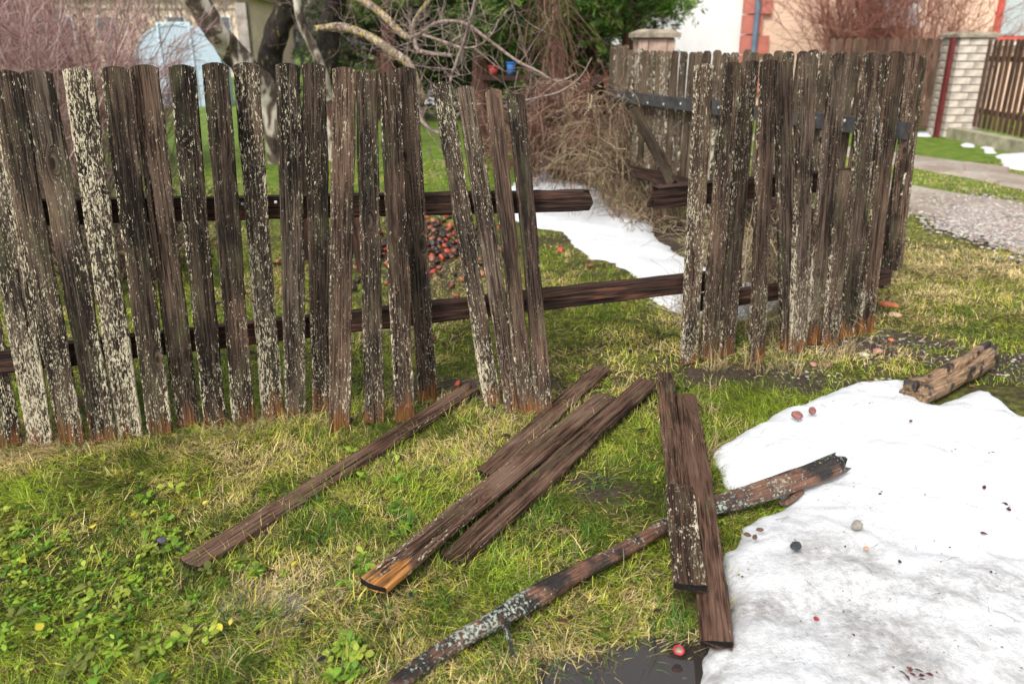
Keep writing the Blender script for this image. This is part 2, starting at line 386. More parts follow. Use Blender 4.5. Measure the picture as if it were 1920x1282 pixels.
# ------------------------------------------------------------------ snow
def sdf_poly(x, y, poly):
    poly = np.array(poly); n = len(poly); d = np.full(x.shape, 1e9); ins = np.zeros(x.shape, bool)
    for k in range(n):
        a = poly[k]; b = poly[(k+1) % n]; e = b-a; wx = x-a[0]; wy = y-a[1]
        t = np.clip((wx*e[0]+wy*e[1])/(e@e), 0, 1); d = np.minimum(d, (wx-e[0]*t)**2+(wy-e[1]*t)**2)
        c = (a[1] <= y) != (b[1] <= y)
        with np.errstate(divide='ignore', invalid='ignore'): xi = a[0]+(y-a[1])*e[0]/e[1]
        ins ^= c & (x < xi)
    return np.where(ins, np.sqrt(d), -np.sqrt(d))
def snow_h(x, y, poly, thick, soft, rag=.03):
    s = sdf_poly(x, y, poly)+rag*(fbm(x, y, 9, 31, 4)-.5)*2
    h = np.where(s > 0, thick*(1-np.exp(-np.maximum(s, 0)/soft)), s*.9)
    return s, h
def snow_patch(pix, thick, soft, res, rag, dirtf, bumps=.018, world=None, z0=0):
    poly = world if world is not None else [tuple(G(*p))[:2] for p in pix]
    pa = np.array(poly); x = np.arange(pa[:, 0].min()-.1, pa[:, 0].max()+.1, res); y = np.arange(pa[:, 1].min()-.1, pa[:, 1].max()+.1, res)
    X, Y = np.meshgrid(x, y); s, h = snow_h(X, Y, poly, thick, soft, rag)
    inn = np.clip(s/.15, 0, 1)
    Z = gz(X, Y)*.4+h+inn*bumps*((fbm(X, Y, 4.5, 77, 3)-.5)*2.2+(fbm(X, Y, 22, 55, 3)-.5)*.7)-.004
    ny, nx = X.shape; keep = s > -.06
    q = keep[:-1, :-1] & keep[1:, :-1] & keep[:-1, 1:] & keep[1:, 1:]
    j, i = np.nonzero(q); a = j*nx+i
    dv = np.clip(dirtf(X, Y, s), 0, 1).reshape(-1, 1)
    o = np_mesh('snow_patch', np.stack([X, Y, Z], -1).reshape(-1, 3), np.stack([a, a+1, a+nx+1, a+nx], 1), None, np.repeat(dv, 3, 1), M_snow, smooth=True)
    return o, poly
BIG = [(1332, 848), (1365, 832), (1420, 800), (1470, 772), (1520, 752), (1575, 735), (1600, 722), (1650, 716), (1702, 714), (1720, 745), (1745, 765), (1790, 755), (1815, 735), (1862, 740),
       (1885, 760), (1915, 790), (2060, 800), (2300, 900), (2700, 1100), (3100, 1500), (2300, 1750), (1250, 1700), (1310, 1400), (1322, 1268), (1330, 1240), (1352, 1190), (1372, 1130),
       (1366, 1085), (1362, 1035), (1385, 995), (1425, 978), (1462, 970), (1475, 952), (1440, 925), (1385, 925), (1372, 915), (1345, 880)]
def dirt_big(x, y, s):
    d = np.clip((1.95-y)/.35, 0, 1)*.8*np.clip(1-(y-1.2)/1.2, .2, 1)
    band = np.exp(-((y-(1.60+.14*(x-.9)))/.11)**2)*.9
    left = np.exp(-((x-.85)/.24)**2)*np.clip((2.05-y)/.3, 0, 1)*.9
    return np.maximum(np.maximum(d*.9, band), left)+np.exp(-np.maximum(s, 0)/.03)*.35-.02
o, BIGW = snow_patch(BIG, .058, .04, .0115, .034, dirt_big, .03)
tag(o, kind='structure')
STRIP = [(998, 332), (1040, 338), (1100, 350), (1160, 375), (1215, 420), (1240, 455), (1275, 480), (1330, 505), (1480, 560), (1440, 590), (1370, 600), (1290, 595), (1240, 575), (1200, 545), (1190, 520),
         (1150, 498), (1105, 485), (1070, 455), (1060, 435), (1000, 428), (960, 412), (950, 372), (965, 345)]
o, STRIPW = snow_patch(STRIP, .045, .05, .025, .06, lambda x, y, s: np.exp(-np.maximum(s, 0)/.04)*.25)
tag(o, kind='structure')
small_snow = [[(1003, 300), (1030, 302), (1038, 318), (1005, 320)], [(1000, 322), (1040, 324), (1040, 333), (1002, 333)], [(1020, 232), (1075, 236), (1085, 255), (1075, 285), (1040, 290), (1035, 262), (1015, 252)],
              [(1868, 292), (1925, 290), (1990, 300), (1990, 322), (1925, 322), (1880, 314)], [(1838, 276), (1865, 278), (1870, 288), (1848, 288)], [(1800, 270), (1830, 271), (1828, 276), (1802, 276)],
              [(-200, 232), (-190, 234), (-180, 232), (-180, 238), (-190, 239), (-200, 238)], [(1712, 248), (1750, 250), (1748, 257), (1716, 256)], [(780, 150), (816, 150), (818, 200), (790, 200)]]
SMW = []
for p in small_snow:
    o, wv_ = snow_patch(p, .05, .08, .05, .05, lambda x, y, s: x*0); tag(o, kind='structure'); SMW.append(wv_)

# ------------------------------------------------------------------ road tracks
def strip(name, near, far, mat, dz, ext=14):
    a = [G(*p) for p in near]; b = [G(*p) for p in far]
    def extend(q):
        d0 = (q[0]-q[1]).normalized(); d1 = (q[-1]-q[-2]).normalized(); return [q[0]+d0*ext]+q+[q[-1]+d1*6]
    a = catmull([tuple(v) for v in extend(a)], 24); b = catmull([tuple(v) for v in extend(b)], 24)
    n = len(a); K = 9; V = np.zeros((n, K, 3))
    for k in range(K):
        t = k/(K-1); V[:, k] = a*(1-t)+b*t
    off = (fbm(V[..., 0], V[..., 1], 1.6, 8, 4)-.5)*.35
    e = np.zeros(K); e[0] = -1; e[-1] = 1
    V[..., 1] += off*np.abs(e)[None, :]
    V[..., 2] = gz(V[..., 0], V[..., 1])*np.clip((30-np.hypot(V[..., 0], V[..., 1]))/20, 0, 1)+dz-np.abs(e)[None, :]*.02
    i, j = np.meshgrid(np.arange(K-1), np.arange(n-1)); o = (j*K+i).ravel()
    return tag(np_mesh(name, V.reshape(-1, 3), np.stack([o, o+1, o+K+1, o+K], 1), None, None, mat, smooth=True), kind='structure'), a, b
_, ra0, ra1 = strip('gravel_track', [(1700, 395), (1800, 432), (1920, 482)], [(1700, 343), (1810, 362), (1920, 392)], M_track, .02)
_, rb0, rb1 = strip('gravel_track', [(1700, 314), (1810, 333), (1920, 357)], [(1700, 290), (1810, 304), (1920, 330)], M_track, .02)
def in_track(x, y):
    m = np.zeros(x.shape, bool)
    for a, b in ((ra0, ra1), (rb0, rb1)):
        poly = [tuple(p[:2]) for p in a[::6]]+[tuple(p[:2]) for p in b[::-6]]
        m |= sdf_poly(x, y, poly) > .04
    return m
# loose pebbles
def pebble_template(seed):
    r = np.random.default_rng(seed)
    V = np.array([(math.cos(t)*c, math.sin(t)*c, z) for z, c in ((-.5, .7), (.25, .95)) for t in np.arange(5)*2*math.pi/5]+[(0, 0, .62)])
    V[:, :2] *= r.uniform(.75, 1.2, (len(V), 1)); V[:, 2] *= .62
    Q = [(k, (k+1) % 5, 5+(k+1) % 5, 5+k) for k in range(5)]; T = [(5+k, 5+(k+1) % 5, 10) for k in range(5)]
    return V*.5, np.array(Q), np.array(T)
def pebbles(name, x, y, size, cols, zoff=0, label=None):
    acc = Acc(); n = len(x); tv = [pebble_template(s) for s in range(6)]
    for s in range(6):
        idx = np.arange(s, n, 6); V, Q, T = tv[s]; a = RNG.uniform(0, 6.28, len(idx)); m = len(V)
        ca, sa = np.cos(a), np.sin(a); sz = size[idx]
        W = np.zeros((len(idx), m, 3)); W[..., 0] = (V[:, 0]*ca[:, None]-V[:, 1]*sa[:, None])*sz[:, None]+x[idx][:, None]
        W[..., 1] = (V[:, 0]*sa[:, None]+V[:, 1]*ca[:, None])*sz[:, None]+y[idx][:, None]
        W[..., 2] = V[:, 2]*sz[:, None]+gz(x[idx], y[idx])[:, None]+zoff
        b = (np.arange(len(idx))*m)[:, None, None]
        acc.add(W, (b+Q[None]).reshape(-1, 4), (b+T[None]).reshape(-1, 3), np.repeat(cols[idx], m, 0))
    return tag(acc.build(name, M_peb, smooth=False), kind='stuff')
tP = Nt('pebble stone'); cP = tP.n('Attribute', attribute_type='GEOMETRY', attribute_name='Col').outputs['Color']
M_peb = tP.out(cP, .65, tP.noise(tP.obj(), 150, 4), .4, .002, .3)
pal = np.array([(.38, .345, .30), (.27, .24, .215), (.30, .22, .18), (.52, .48, .43), (.16, .15, .15), (.44, .40, .36), (.26, .19, .17)])*.9
t_ = RNG.uniform(0, 1, 16000); ii = RNG.integers(20, len(ra0)-1, 16000)
pp = ra0[ii]*(1-t_[:, None])+ra1[ii]*t_[:, None]+RNG.normal(0, .12, (16000, 3))
k = (pp[:, 1] < 9) & (pp[:, 0] < 6); pp = pp[k]; TT = t_[k]; k = RNG.uniform(0, 1, len(pp)) < np.clip(1.1-TT*1.25, .05, 1); pp = pp[k]
pebbles('gravel', pp[:, 0], pp[:, 1], RNG.uniform(.012, .042, len(pp)), pal[RNG.integers(0, len(pal), len(pp))], .018)
sx_ = RNG.uniform(1.1, 2.6, 900); sy_ = RNG.uniform(3.0, 3.75, 900); k = soil(sx_, sy_) > .4; sx_, sy_ = sx_[k], sy_[k]
pebbles('gravel', sx_, sy_, RNG.uniform(.006, .022, len(sx_)), pal[RNG.integers(0, len(pal), len(sx_))])

# ------------------------------------------------------------------ boards
def board_mesh(name, L, W, T, seed, top='arc', n=22, flat_end=False, taper=0.0, bend=None, lo=False, foot='arc'):
    r = np.random.default_rng(seed)
    xs = np.array([-1, -.92, -.6, -.2, .2, .6, .92, 1.0]) if not lo else np.array([-1, -.7, 0, .7, 1.0])
    m = len(xs); zs = np.linspace(0, L, n); ph = r.uniform(0, 100)
    V = []
    hw = W/2
    for a, z in enumerate(zs):
        wl = hw*(1+taper*(z/L-.5))+.0028*(noise2(z*11, ph, 1, seed)-.5)*2*(0 if lo else 1)
        wr = hw*(1+taper*(z/L-.5))+.0028*(noise2(z*11, ph+9, 1, seed)-.5)*2*(0 if lo else 1)
        bow = .004*math.sin(z*2.3+ph)*(0 if lo else 1)
        by = bend(z) if bend else 0.0
        for side in (0, 1):
            for q in range(m):
                x = xs[q] if side == 0 else xs[m-1-q]
                xx = (x*(wl if x < 0 else wr))+bow
                yy = -T/2 if side == 0 else T/2
                if abs(x) > .97: yy *= .72
                if not lo: yy += .0012*(r.random()-.5)
                zz = z
                if a >= n-2 or (top == 'round' and z > L-hw):
                    fr = 1 if a == n-1 else 0
                    if top == 'arc' and fr: zz = z-.010*x*x*(W/.08)
                    if top == 'round' and fr: zz = z-hw+hw*math.sqrt(max(0, 1-(x*.98)**2))
                    if top == 'rot' and fr: zz = z-.05*abs(r.random())*(1 if a == n-1 else 0)
                    if top == 'round' and not fr: zz = min(z, L-hw*1.05)
                if a == 0:
                    if foot == 'arc': zz = .007*x*x
                    if foot == 'rot': zz = .016*r.random()
                    if foot == 'wear': zz = .014*(noise2(x*3+ph, ph, 1, seed))
                V.append((xx, yy+by, zz))
    R = 2*m; Fs = []
    for a in range(n-1):
        if top == 'round' and False: pass
        for q in range(R):
            q2 = (q+1) % R; Fs.append((a*R+q, a*R+q2, (a+1)*R+q2, (a+1)*R+q))
    Fs.append(tuple(range(R))[::-1]); Fs.append(tuple((n-1)*R+q for q in range(R)))
    me = bpy.data.meshes.new(name); me.from_pydata(V, [], Fs); me.update(); return me
def seat_round(V): return V
def board(name, p0, p1, W, T, seed, facing, mat, parent=None, paint=.5, rot=0.0, warm=0.0, **kw):
    p0 = Vector(p0); p1 = Vector(p1); d = p1-p0; L = d.length
    me = board_mesh(name, L, W, T, seed, **kw); me.materials.append(mat)
    y = -Vector(facing)                                   # local -Y is the front face
    x = y.cross(d).normalized()
    o = place(name, me, parent, frame(p0, d, x))
    o['paint'] = paint; o['rot'] = rot; o['warm'] = warm
    return o
def beam(name, p0, p1, hh, dd, seed, mat, parent=None, rough=.006, n=40, warm=0.0, broken=(0, 0)):
    """rough sawn rail: rounded box section, splintered along its length"""
    p0 = Vector(p0); p1 = Vector(p1); L = (p1-p0).length; r = np.random.default_rng(seed); K = 28; V = []
    for a in range(n):
        z = L*a/(n-1)
        for q in range(K):
            t = 2*math.pi*(q+.5)/K; c, s = math.cos(t), math.sin(t); mm = max(abs(c), abs(s))**.97
            rr = 1+rough*16*(float(noise2(z*1.6, q*3.9, 1, seed))-.5)+rough*16*(float(noise2(z*16, q*2.7, 1, seed+3))-.5)
            zz = z
            if a <= 1 and broken[0]: zz = z+broken[0]*float(noise2(q*.4, 3, 1, seed))*(1 if a == 0 else .9)
            if a >= n-2 and broken[1]: zz = z-broken[1]*float(noise2(q*.4, 5, 1, seed))*(1 if a == n-1 else .9)
            V.append((hh/2*c/mm*rr, dd/2*s/mm*rr, zz))
    Fs = [(a*K+q, a*K+(q+1) % K, (a+1)*K+(q+1) % K, (a+1)*K+q) for a in range(n-1) for q in range(K)]
    Fs += [tuple(range(K))[::-1], tuple((n-1)*K+q for q in range(K))]
    o = py_mesh(name, V, Fs, mat, parent, frame(p0, p1-p0, (0, 0, 1))); o['warm'] = warm; return o

# ---- main fence, left run
lineY = lambda x: 2.45+.33*(x+1.51)
FN = Vector((.31, -.95, 0)).normalized()
fenceL = thing('picket_fence', 'long left run of weathered picket fence, its last four pickets leaning beside the gap', 'picket fence', (-1.0, 2.6, 0))
LP = [  # bottom u, v ; top u, v ; width m ; forward lean (top Y minus bottom Y) ; paint ; seed
 (20, 842, -110, 130, .082, 0, .48), (80, 838, -50, 130, .083, 0, .76), (136, 838, 10, 131, .083, .01, .56), (195, 832, 70, 131, .085, .01, .36), (248, 822, 144, 126, .084, 0, .80),
 (300, 818, 217, 124, .083, .01, .50), (357, 804, 269, 121, .083, 0, .40), (407, 802, 339, 121, .081, .01, .42), (460, 799, 400, 117, .080, 0, .38), (512, 786, 463, 117, .080, .01, .66),
 (556, 784, 537, 118, .079, .01, .44), (603, 774, 589, 118, .077, .0, .50), (638, 809, 646, 126, .079, .17, .44), (700, 796, 688, 132, .073, .14, .46), (762, 790, 728, 135, .074, .12, .38),
 (803, 752, 758, 126, .074, -.01, .36), (927, 762, 824, 155, .071, .24, .72), (963, 776, 873, 162, .070, .33, .46), (992, 779, 924, 168, .064, .37, .30), (1020, 780, 967, 178, .066, .40, .34)]
LP = [(-42, 850, -185, 132, .082, 0, .5), (-110, 858, -262, 133, .083, 0, .45)]+LP
for s, (bu, bv, tu, tv, W, dy, pa) in enumerate(LP):
    b = G(bu, bv, -.004); t = P(tu, tv, b.y+dy)
    lean = (t-b).normalized(); fc = FN-lean*FN.dot(lean)
    board('picket', b, t, W-.0035, .019, 100+s, fc, M_picket, fenceL, pa, 1.0, .25 if s in (8, 14, 16, 19, 20, 21) else .0, top='arc', foot='wear')
def railpt(u, v, Y): return P(u, v, Y)
def on_line(x, z, off=.045): return Vector((x, lineY(x)+off, z))
r1 = beam('rail', on_line(-2.2, .83), Vector((.33, lineY(.33)+.11, .715)), .078, .045, 3, M_rail, fenceL, warm=.35, n=90, broken=(0, .10))
r2 = beam('rail', on_line(-2.2, .315), Vector((1.02, lineY(1.02)+.115, .335)), .080, .045, 4, M_rail, fenceL, warm=.9, n=110, broken=(0, .04))
def bolt(parent, p, r=.006, facing=FN):
    V = []; K = 8
    for a, (rr, h) in enumerate(((1, 0), (1, .35), (.6, .6))):
        V += [(math.cos(6.283*k/K)*r*rr, math.sin(6.283*k/K)*r*rr, h*r) for k in range(K)]
    Fs = [(a*K+k, a*K+(k+1) % K, (a+1)*K+(k+1) % K, (a+1)*K+k) for a in range(2) for k in range(K)]+[tuple(2*K+k for k in range(K))]
    return py_mesh('bolt', V, Fs, M_metal, parent, frame(p, facing, (0, 0, 1)))
for u in (456, 513):
    x = P(u, 402, 2.66).x; bolt(r1, Vector((x, lineY(x)+.014, .795+.0*x)), .0055)

# ---- main fence, right run
fenceR = thing('picket_fence', 'short right run of leaning grey brown pickets with orange rotted feet beside the dirt verge', 'picket fence', (1.2, 3.4, 0))
RP = [(1288, 683, 1322, 119, .068, .06, .74, 1.0), (1328, 675, 1372, 116, .069, .06, .48, .8), (1362, 672, 1407, 113, .068, .10, .50, .8), (1417, 680, 1443, 112, .064, .05, .46, 1.3),
      (1480, 658, 1468, 116, .073, .06, .36, 1.3), (1497, 662, 1517, 99, .074, .10, .60, 1.3), (1520, 646, 1574, 100, .080, .06, .46, 1.8), (1555, 651, 1583, 319, .071, .10, .56, 1.3),
      (1587, 636, 1637, 98, .088, .06, .50, 2.2), (1620, 627, 1681, 96, .074, .02, .44, 2.0)]
for s, (bu, bv, tu, tv, W, dy, pa, ro) in enumerate(RP):
    b = G(bu, bv, -.004); b.y += .012*((s*7) % 3-1); t = P(tu, tv, b.y+dy)
    lean = (t-b).normalized(); fc = FN-lean*FN.dot(lean)
    board('picket', b, t, W*1.13, .021, 200+s, fc, M_picket, fenceR, pa-.12, ro, .2, top='arc' if s < 5 or s == 7 else 'round', foot='wear')
lr = lambda x: 3.21+.40*(x-.76)
beam('rail', P(1214, 372, 3.36), P(1655, 328, lr(1.66)+.20), .088, .055, 8, M_rail, fenceR, warm=.5, n=70, broken=(.09, 0))
beam('rail', P(1300, 568, lr(.8)+.12), P(1665, 518, lr(1.66)+.12), .07, .045, 9, M_rail, fenceR, warm=.5, n=60)
# ---- side fence running back from the corner
C0 = Vector((1.80, 3.76, 0)); C1 = Vector((.72, 6.55, 0)); D = (C1-C0); LEN = D.length; D.normalize(); SN = Vector((-D.y, D.x, 0))   # towards garden (left)
if SN.x > 0: SN = -SN
side = thing('picket_fence', 'side fence of round topped mossy cream pickets on a dark grey rail', 'picket fence', C0)
s = 0; d = .02
while d < LEN:
    b = C0+D*d; b.z = .16+.03*random.random()+.14*(d/LEN); hgt = 1.255+random.uniform(-.012, .012)
    if d > LEN-.35: hgt += .03
    t = b+Vector((random.uniform(-.012, .012), random.uniform(-.012, .012), hgt-b.z)); b -= SN*0; t -= SN*0
    board('picket', b-SN*.02, t-SN*.02, random.uniform(.066, .076), .02, 300+s, -SN, M_back, side, random.uniform(.25, .68), .3, .1, top='round', n=10)
    s += 1; d += random.uniform(.090, .100)
rl = beam('rail', C0+SN*.03+Vector((0, 0, .925))-D*.02, C1+SN*.03+Vector((0, 0, .925)), .075, .05, 12, M_tarrail, side, rough=.002)
beam('rail', C0+SN*.03+Vector((0, 0, .44))-D*.0, C1+SN*.03+Vector((0, 0, .40)), .075, .05, 13, M_rail, side, rough=.003)
for k in range(14):
    dd = .12+k*.21; bolt(rl, C0+D*dd+SN*.056+Vector((0, 0, .925+random.uniform(-.02, .02))), .008, SN)
# hanging corner board
board('picket', P(1676, 508, 3.74), P(1716, 97, 3.78), .078, .022, 399, Vector((-.2, -1, 0)), M_picket, side, .46, .0, .5, top='round', foot='wear')
beam('brace', P(1262, 345, 5.2), P(1188, 205, 5.5), .06, .04, 14, M_back, side, rough=.003)
board('support_post', G(1160, 330)-Vector((0, 0, .1)), P(1118, 150, 6.3), .09, .07, 61, Vector((0, -1, 0)), M_rail, side, .3)
# joint posts
bd_post = None; #beam('post', Vector((.985+.03, 3.37, -.1)), Vector((1.03, 3.36, .75)), .07, .07, 16, M_rail, fenceR, warm=.3, n=20)
# ---- dark stakes in the garden behind the left run
st = G(571, 488)
o = beam('garden_stake', st-Vector((0, 0, .05)), P(571, 252, 5.0), .05, .05, 17, M_rail, None, rough=.003, n=14)
tag(o, 'thin black stake standing in the lawn behind the left fence run', 'stake')
o = beam('garden_stake', G(682, 512)-Vector((0, 0, .03)), P(622, 190, 4.9), .055, .05, 18, M_rail, None, rough=.003, n=16, warm=1.)
tag(o, 'tilted reddish brown prop leaning towards the apple tree behind the fence', 'stake')

# ------------------------------------------------------------------ fallen boards
FALL = []
def fallen(label, pn, pf, w0, seed, z0=.012, z1=.012, T=.018, paint=.4, warm=.7, mid=None, top='arc', foot='arc', rot=0, mat=M_board, tw=0.0):
    a = G(*pn, z0+T/2); b = G(*pf, z1+T/2)
    d = b-a; L = d.length
    bend = None
    if mid: bend = lambda z: -mid[1]*max(0, 1-abs(z-mid[0]*L)/(max(mid[0], 1-mid[0])*L))
    up = Vector((tw, 0, 1))
    o = board('broken_picket', a, b, w0, T, seed, (up-d.normalized()*up.dot(d.normalized())).normalized(), mat, None, paint, rot, warm, top=top, foot=foot, bend=bend, n=26)
    tag(o, label, 'fence picket', 'broken pickets lying on the grass')
    dx, dy = d.x/d.length, d.y/d.length
    FALL.append((a.x, a.y, dx, dy, L, w0/2)); return o
fallen('long brown picket lying alone on the grass, its far end by the leaning pickets', (353, 1062), (888, 724), .075, 501, .006, .012, paint=.16, warm=.7, top='rot')
fallen('dark picket with a rotten near end, leftmost of the three lying together', (905, 892), (1130, 690), .076, 502, .004, .012, paint=.12, warm=.6, foot='rot')
fallen('brown picket with a bright orange worn near end, middle of the three lying together', (697, 1100), (1138, 742), .082, 503, .036, .018, paint=.20, warm=.8, rot=3.0)
fallen('grey brown picket with a squared near end, rightmost of the three lying together', (842, 1052), (1217, 716), .080, 504, .006, .034, paint=.05, warm=.5)
fallen('blackened painted picket pointing to the fence gap, its near end under a short board', (1274, 935), (1247, 700), .066, 505, .05, .02, paint=.30, warm=.15, top='rot')
fallen('long red brown picket lying over the branch with its near end in the snow', (1347, 1222), (1284, 741), .076, 506, .02, .012, paint=.12, warm=.95, mid=(.42, .05), foot='rot')
fallen('short board with heavy cream flakes and a dark near end on top of the branch', (1290, 1102), (1272, 912), .078, 507, .080, .082, paint=.60, warm=.0)

# ------------------------------------------------------------------ round wood
def round_wood(name, path, radii, K, seed, mat, amp=.12, groove=None, parent=None, torn=(0, 0), flatb=None):
    n = len(path); path = np.array(path, float); d = np.gradient(path, axis=0); d /= np.linalg.norm(d, axis=1, keepdims=True)
    r = np.random.default_rng(seed); V = []; C = []; cum = 0; up = np.array([0, 0, 1.]) if abs(d[0][2]) < .8 else np.array([0, 1., 0])
    for a in range(n):
        if a: cum += np.linalg.norm(path[a]-path[a-1])
        x = np.cross(d[a], up); x /= np.linalg.norm(x); y = np.cross(x, d[a])
        for q in range(K):
            t = 2*math.pi*q/K; c, s = math.cos(t), math.sin(t)
            rr = radii[a]*(1+amp*2*(float(noise2(c*1.3+5, s*1.3+cum*9, 1, seed))-.5)+amp*1.2*(float(noise2(c*4+5, s*4+cum*3, 1, seed+1))-.5))
            if groove is not None:
                for gt, gw, gd in groove:
                    dt = (t-gt-.25*math.sin(cum*14)+math.pi) % (2*math.pi)-math.pi; rr *= 1-gd*math.exp(-(dt/gw)**2)
            p = path[a]+(x*c+y*s)*rr
            if a == 0 and torn[0]: p = p-d[a]*torn[0]*r.random()
            if a == n-1 and torn[1]: p = p+d[a]*torn[1]*r.random()
            V.append(p); C.append((c*.1+.5, s*.1+.5, cum))
    Q = [(a*K+q, a*K+(q+1) % K, (a+1)*K+(q+1) % K, (a+1)*K+q) for a in range(n-1) for q in range(K)]
    V += [path[0], path[-1]]; C += [(.5, .5, 0), (.5, .5, cum)]
    T = [(n*K, (q+1) % K, q) for q in range(K)]+[(n*K+1, (n-1)*K+q, (n-1)*K+(q+1) % K) for q in range(K)]
    return np_mesh(name, V, Q, T, C, mat, parent, smooth=True)
bp = [(690, 1330, .022), (735, 1290, .022), (800, 1240, .025), (870, 1195, .028), (950, 1150, .032), (1050, 1092, .034), (1140, 1045, .034), (1200, 1012, .034), (1250, 985, .034), (1345, 948, .042), (1420, 926, .062), (1480, 902, .078), (1562, 870, .088)]
br = [.015, .017, .020, .023, .026, .026, .023, .020, .020, .027, .032, .033, .032]
pth = catmull([tuple(G(u, v, z)) for u, v, z in bp], 8); rad = np.interp(np.linspace(0, 1, len(pth)), np.linspace(0, 1, len(br)), br)
branch = round_wood('fallen_branch', pth, rad, 18, 71, M_fallbr, .17, [(1.2, .5, .12)], None, (0, .05))
tag(branch, 'long fallen branch with grey lichen running under the boards onto the snow', 'branch')
BR_PATH = pth
stub = catmull([tuple(G(948, 1160, .03)), tuple(G(950, 1180, .045)), tuple(G(956, 1200, .03)), tuple(G(962, 1232, .004))], 4)
round_wood('side_twig', stub, np.linspace(.011, .003, len(stub)), 8, 72, M_fallbr, .15, parent=branch)
stub = catmull([tuple(G(1500, 920, .05)), tuple(G(1478, 940, .035)), tuple(G(1462, 945, .03))], 4)
round_wood('branch_stub', stub, np.linspace(.013, .006, len(stub)), 8, 73, M_fallbr, .2, parent=branch)
lp = catmull([tuple(G(1716, 738, .055)), tuple(G(1760, 718, .06)), tuple(G(1805, 692, .06)), tuple(G(1845, 668, .065))], 9)
splitlog = round_wood('split_log', lp, np.linspace(.055, .050, len(lp)), 40, 75, M_split, .16, [(1.25, .16, .7), (2.6, .25, .15), (.4, .15, .12)], None, (.02, .09))
tag(splitlog, 'thick cracked piece of log lying at the top edge of the snow', 'log')

# ------------------------------------------------------------------ stones and small finds
def stone(name, label, u, v, size, col, flat=.65, z=None, cat='stone', group=None, asp=1.3, seed=0):
    r = np.random.default_rng(seed+int(u)); V = []; Fs = []; n1, n2 = 7, 10
    for a in range(n1+1):
        ph = math.pi*a/n1
        for b in range(n2):
            t = 2*math.pi*b/n2; x, y, zz = math.sin(ph)*math.cos(t), math.sin(ph)*math.sin(t), math.cos(ph)
            k = 1+.38*(float(noise2(x*1.7+3+seed, y*1.7+zz*1.7+u, 1, seed+int(u)))-.5)
            V.append((x*k*size*asp/2, y*k*size/2, zz*k*size*flat/2))
    for a in range(n1):
        for b in range(n2): Fs.append((a*n2+b, a*n2+(b+1) % n2, (a+1)*n2+(b+1) % n2, (a+1)*n2+b))
    zb = z if z is not None else 0; p = G(u, v, zb); z2 = zb+(size*flat*.25+.014 if z is not None and z > .04 else size*flat*.3)+(float(gz(p.x, p.y)) if z is None else 0)
    M = Matrix.Translation((p.x, p.y, z2)) @ Matrix.Rotation(r.uniform(0, 3.1), 4, 'Z')
    o = py_mesh(name, V, Fs, stone_mat(*col), None, M, smooth=False); return tag(o, label, cat, group)
RED = ('reddish stone', (.22, .09, .075)); PINK = ('pink stone', (.38, .20, .16)); PALE = ('pale stone', (.42, .37, .25)); DARK = ('dark slate stone', (.04, .045, .05)); BRK = ('orange brick', (.50, .16, .07)); BRN = ('brown lump', (.11, .055, .035)); GRY = ('speckled grey stone', (.25, .23, .19))
stone('stone', 'dark red stone on the snow, left one of a pair near the soil', 1493, 788, .034, RED, .8, .06, seed=1)
stone('stone', 'small red pointed stone on the snow, right one of a pair near the soil', 1522, 780, .028, RED, 1.0, .06, asp=1., seed=2)
stone('stone', 'small brown stone on the upper edge of the snow', 1632, 720, .024, ('brown stone', (.3, .17, .13)), .8, .03, seed=3)
stone('stone', 'flat charcoal coloured stone on the dirty snow', 1491, 1034, .030, DARK, .5, .06, seed=4)
stone('stone', 'grey speckled conglomerate stone in the middle of the snow', 1605, 996, .030, GRY, .8, .06, seed=5)
stone('stone', 'tiny orange pebble on the clean snow below the speckled stone', 1623, 1037, .013, ('orange stone', (.55, .23, .12)), .7, .06, seed=6)
stone('leaf_bit', 'small curled red leaf on the lower part of the snow', 1529, 1170, .013, ('red leaf', (.28, .05, .04)), .35, .06, cat='leaf', seed=7)
stone('stone', 'tiny square dark stone chip right of the speckled stone', 1685, 1062, .009, DARK, .8, .06, seed=8)
for q, (u, v, lb) in enumerate(((1401, 1012, 'brown dropping nearest the boards on the snow edge'), (1414, 1016, 'brown dropping between two others on the snow edge'), (1424, 1002, 'brown dropping a little above the others on the snow edge'))):
    stone('dropping', lb, u, v, .014, BRN, .7, .055, cat='dropping', asp=1.5, seed=10+q)
stone('stone', 'pinkish round stone on the bare soil right of the fence', 1645, 662, .036, PINK, .75, seed=20)
stone('stone', 'pale yellowish stone beside the pink stone on bare soil', 1620, 668, .034, PALE, .55, seed=21)
stone('stone', 'small black round stone at the foot of the last picket', 1653, 628, .022, DARK, .9, seed=22, asp=1.)
stone('brick_fragment', 'small orange brick chip on the bare soil above the pink stone', 1670, 641, .028, BRK, .5, cat='brick', seed=23)
stone('brick_fragment', 'orange brick piece lying behind the last right hand picket', 1665, 572, .065, BRK, .5, cat='brick', seed=24, asp=1.6)
stone('brick_fragment', 'pale brick piece just in front of the orange brick piece', 1678, 592, .05, ('pale brick', (.45, .30, .2)), .5, cat='brick', seed=25)
stone('stone', 'brownish stone under the grass at the fence foot, left of two', 1525, 685, .03, PINK, .6, seed=26)
stone('stone', 'brownish stone under the grass at the fence foot, right of two', 1548, 687, .03, PINK, .6, seed=27)
stone('stone', 'small orange pebble to the right of the brick chip', 1688, 638, .016, PALE, .7, seed=28)
stone('stone', 'dark bluish lump lying in the weeds left of the long brown picket', 304, 1014, .022, ('blue grey lump', (.06, .06, .10)), .6, .02, seed=29)
stone('stone', 'whitish quartz lump in the grass above the fallen branch', 1010, 1105, .022, ('white lump', (.5, .5, .48)), .9, .02, seed=30)
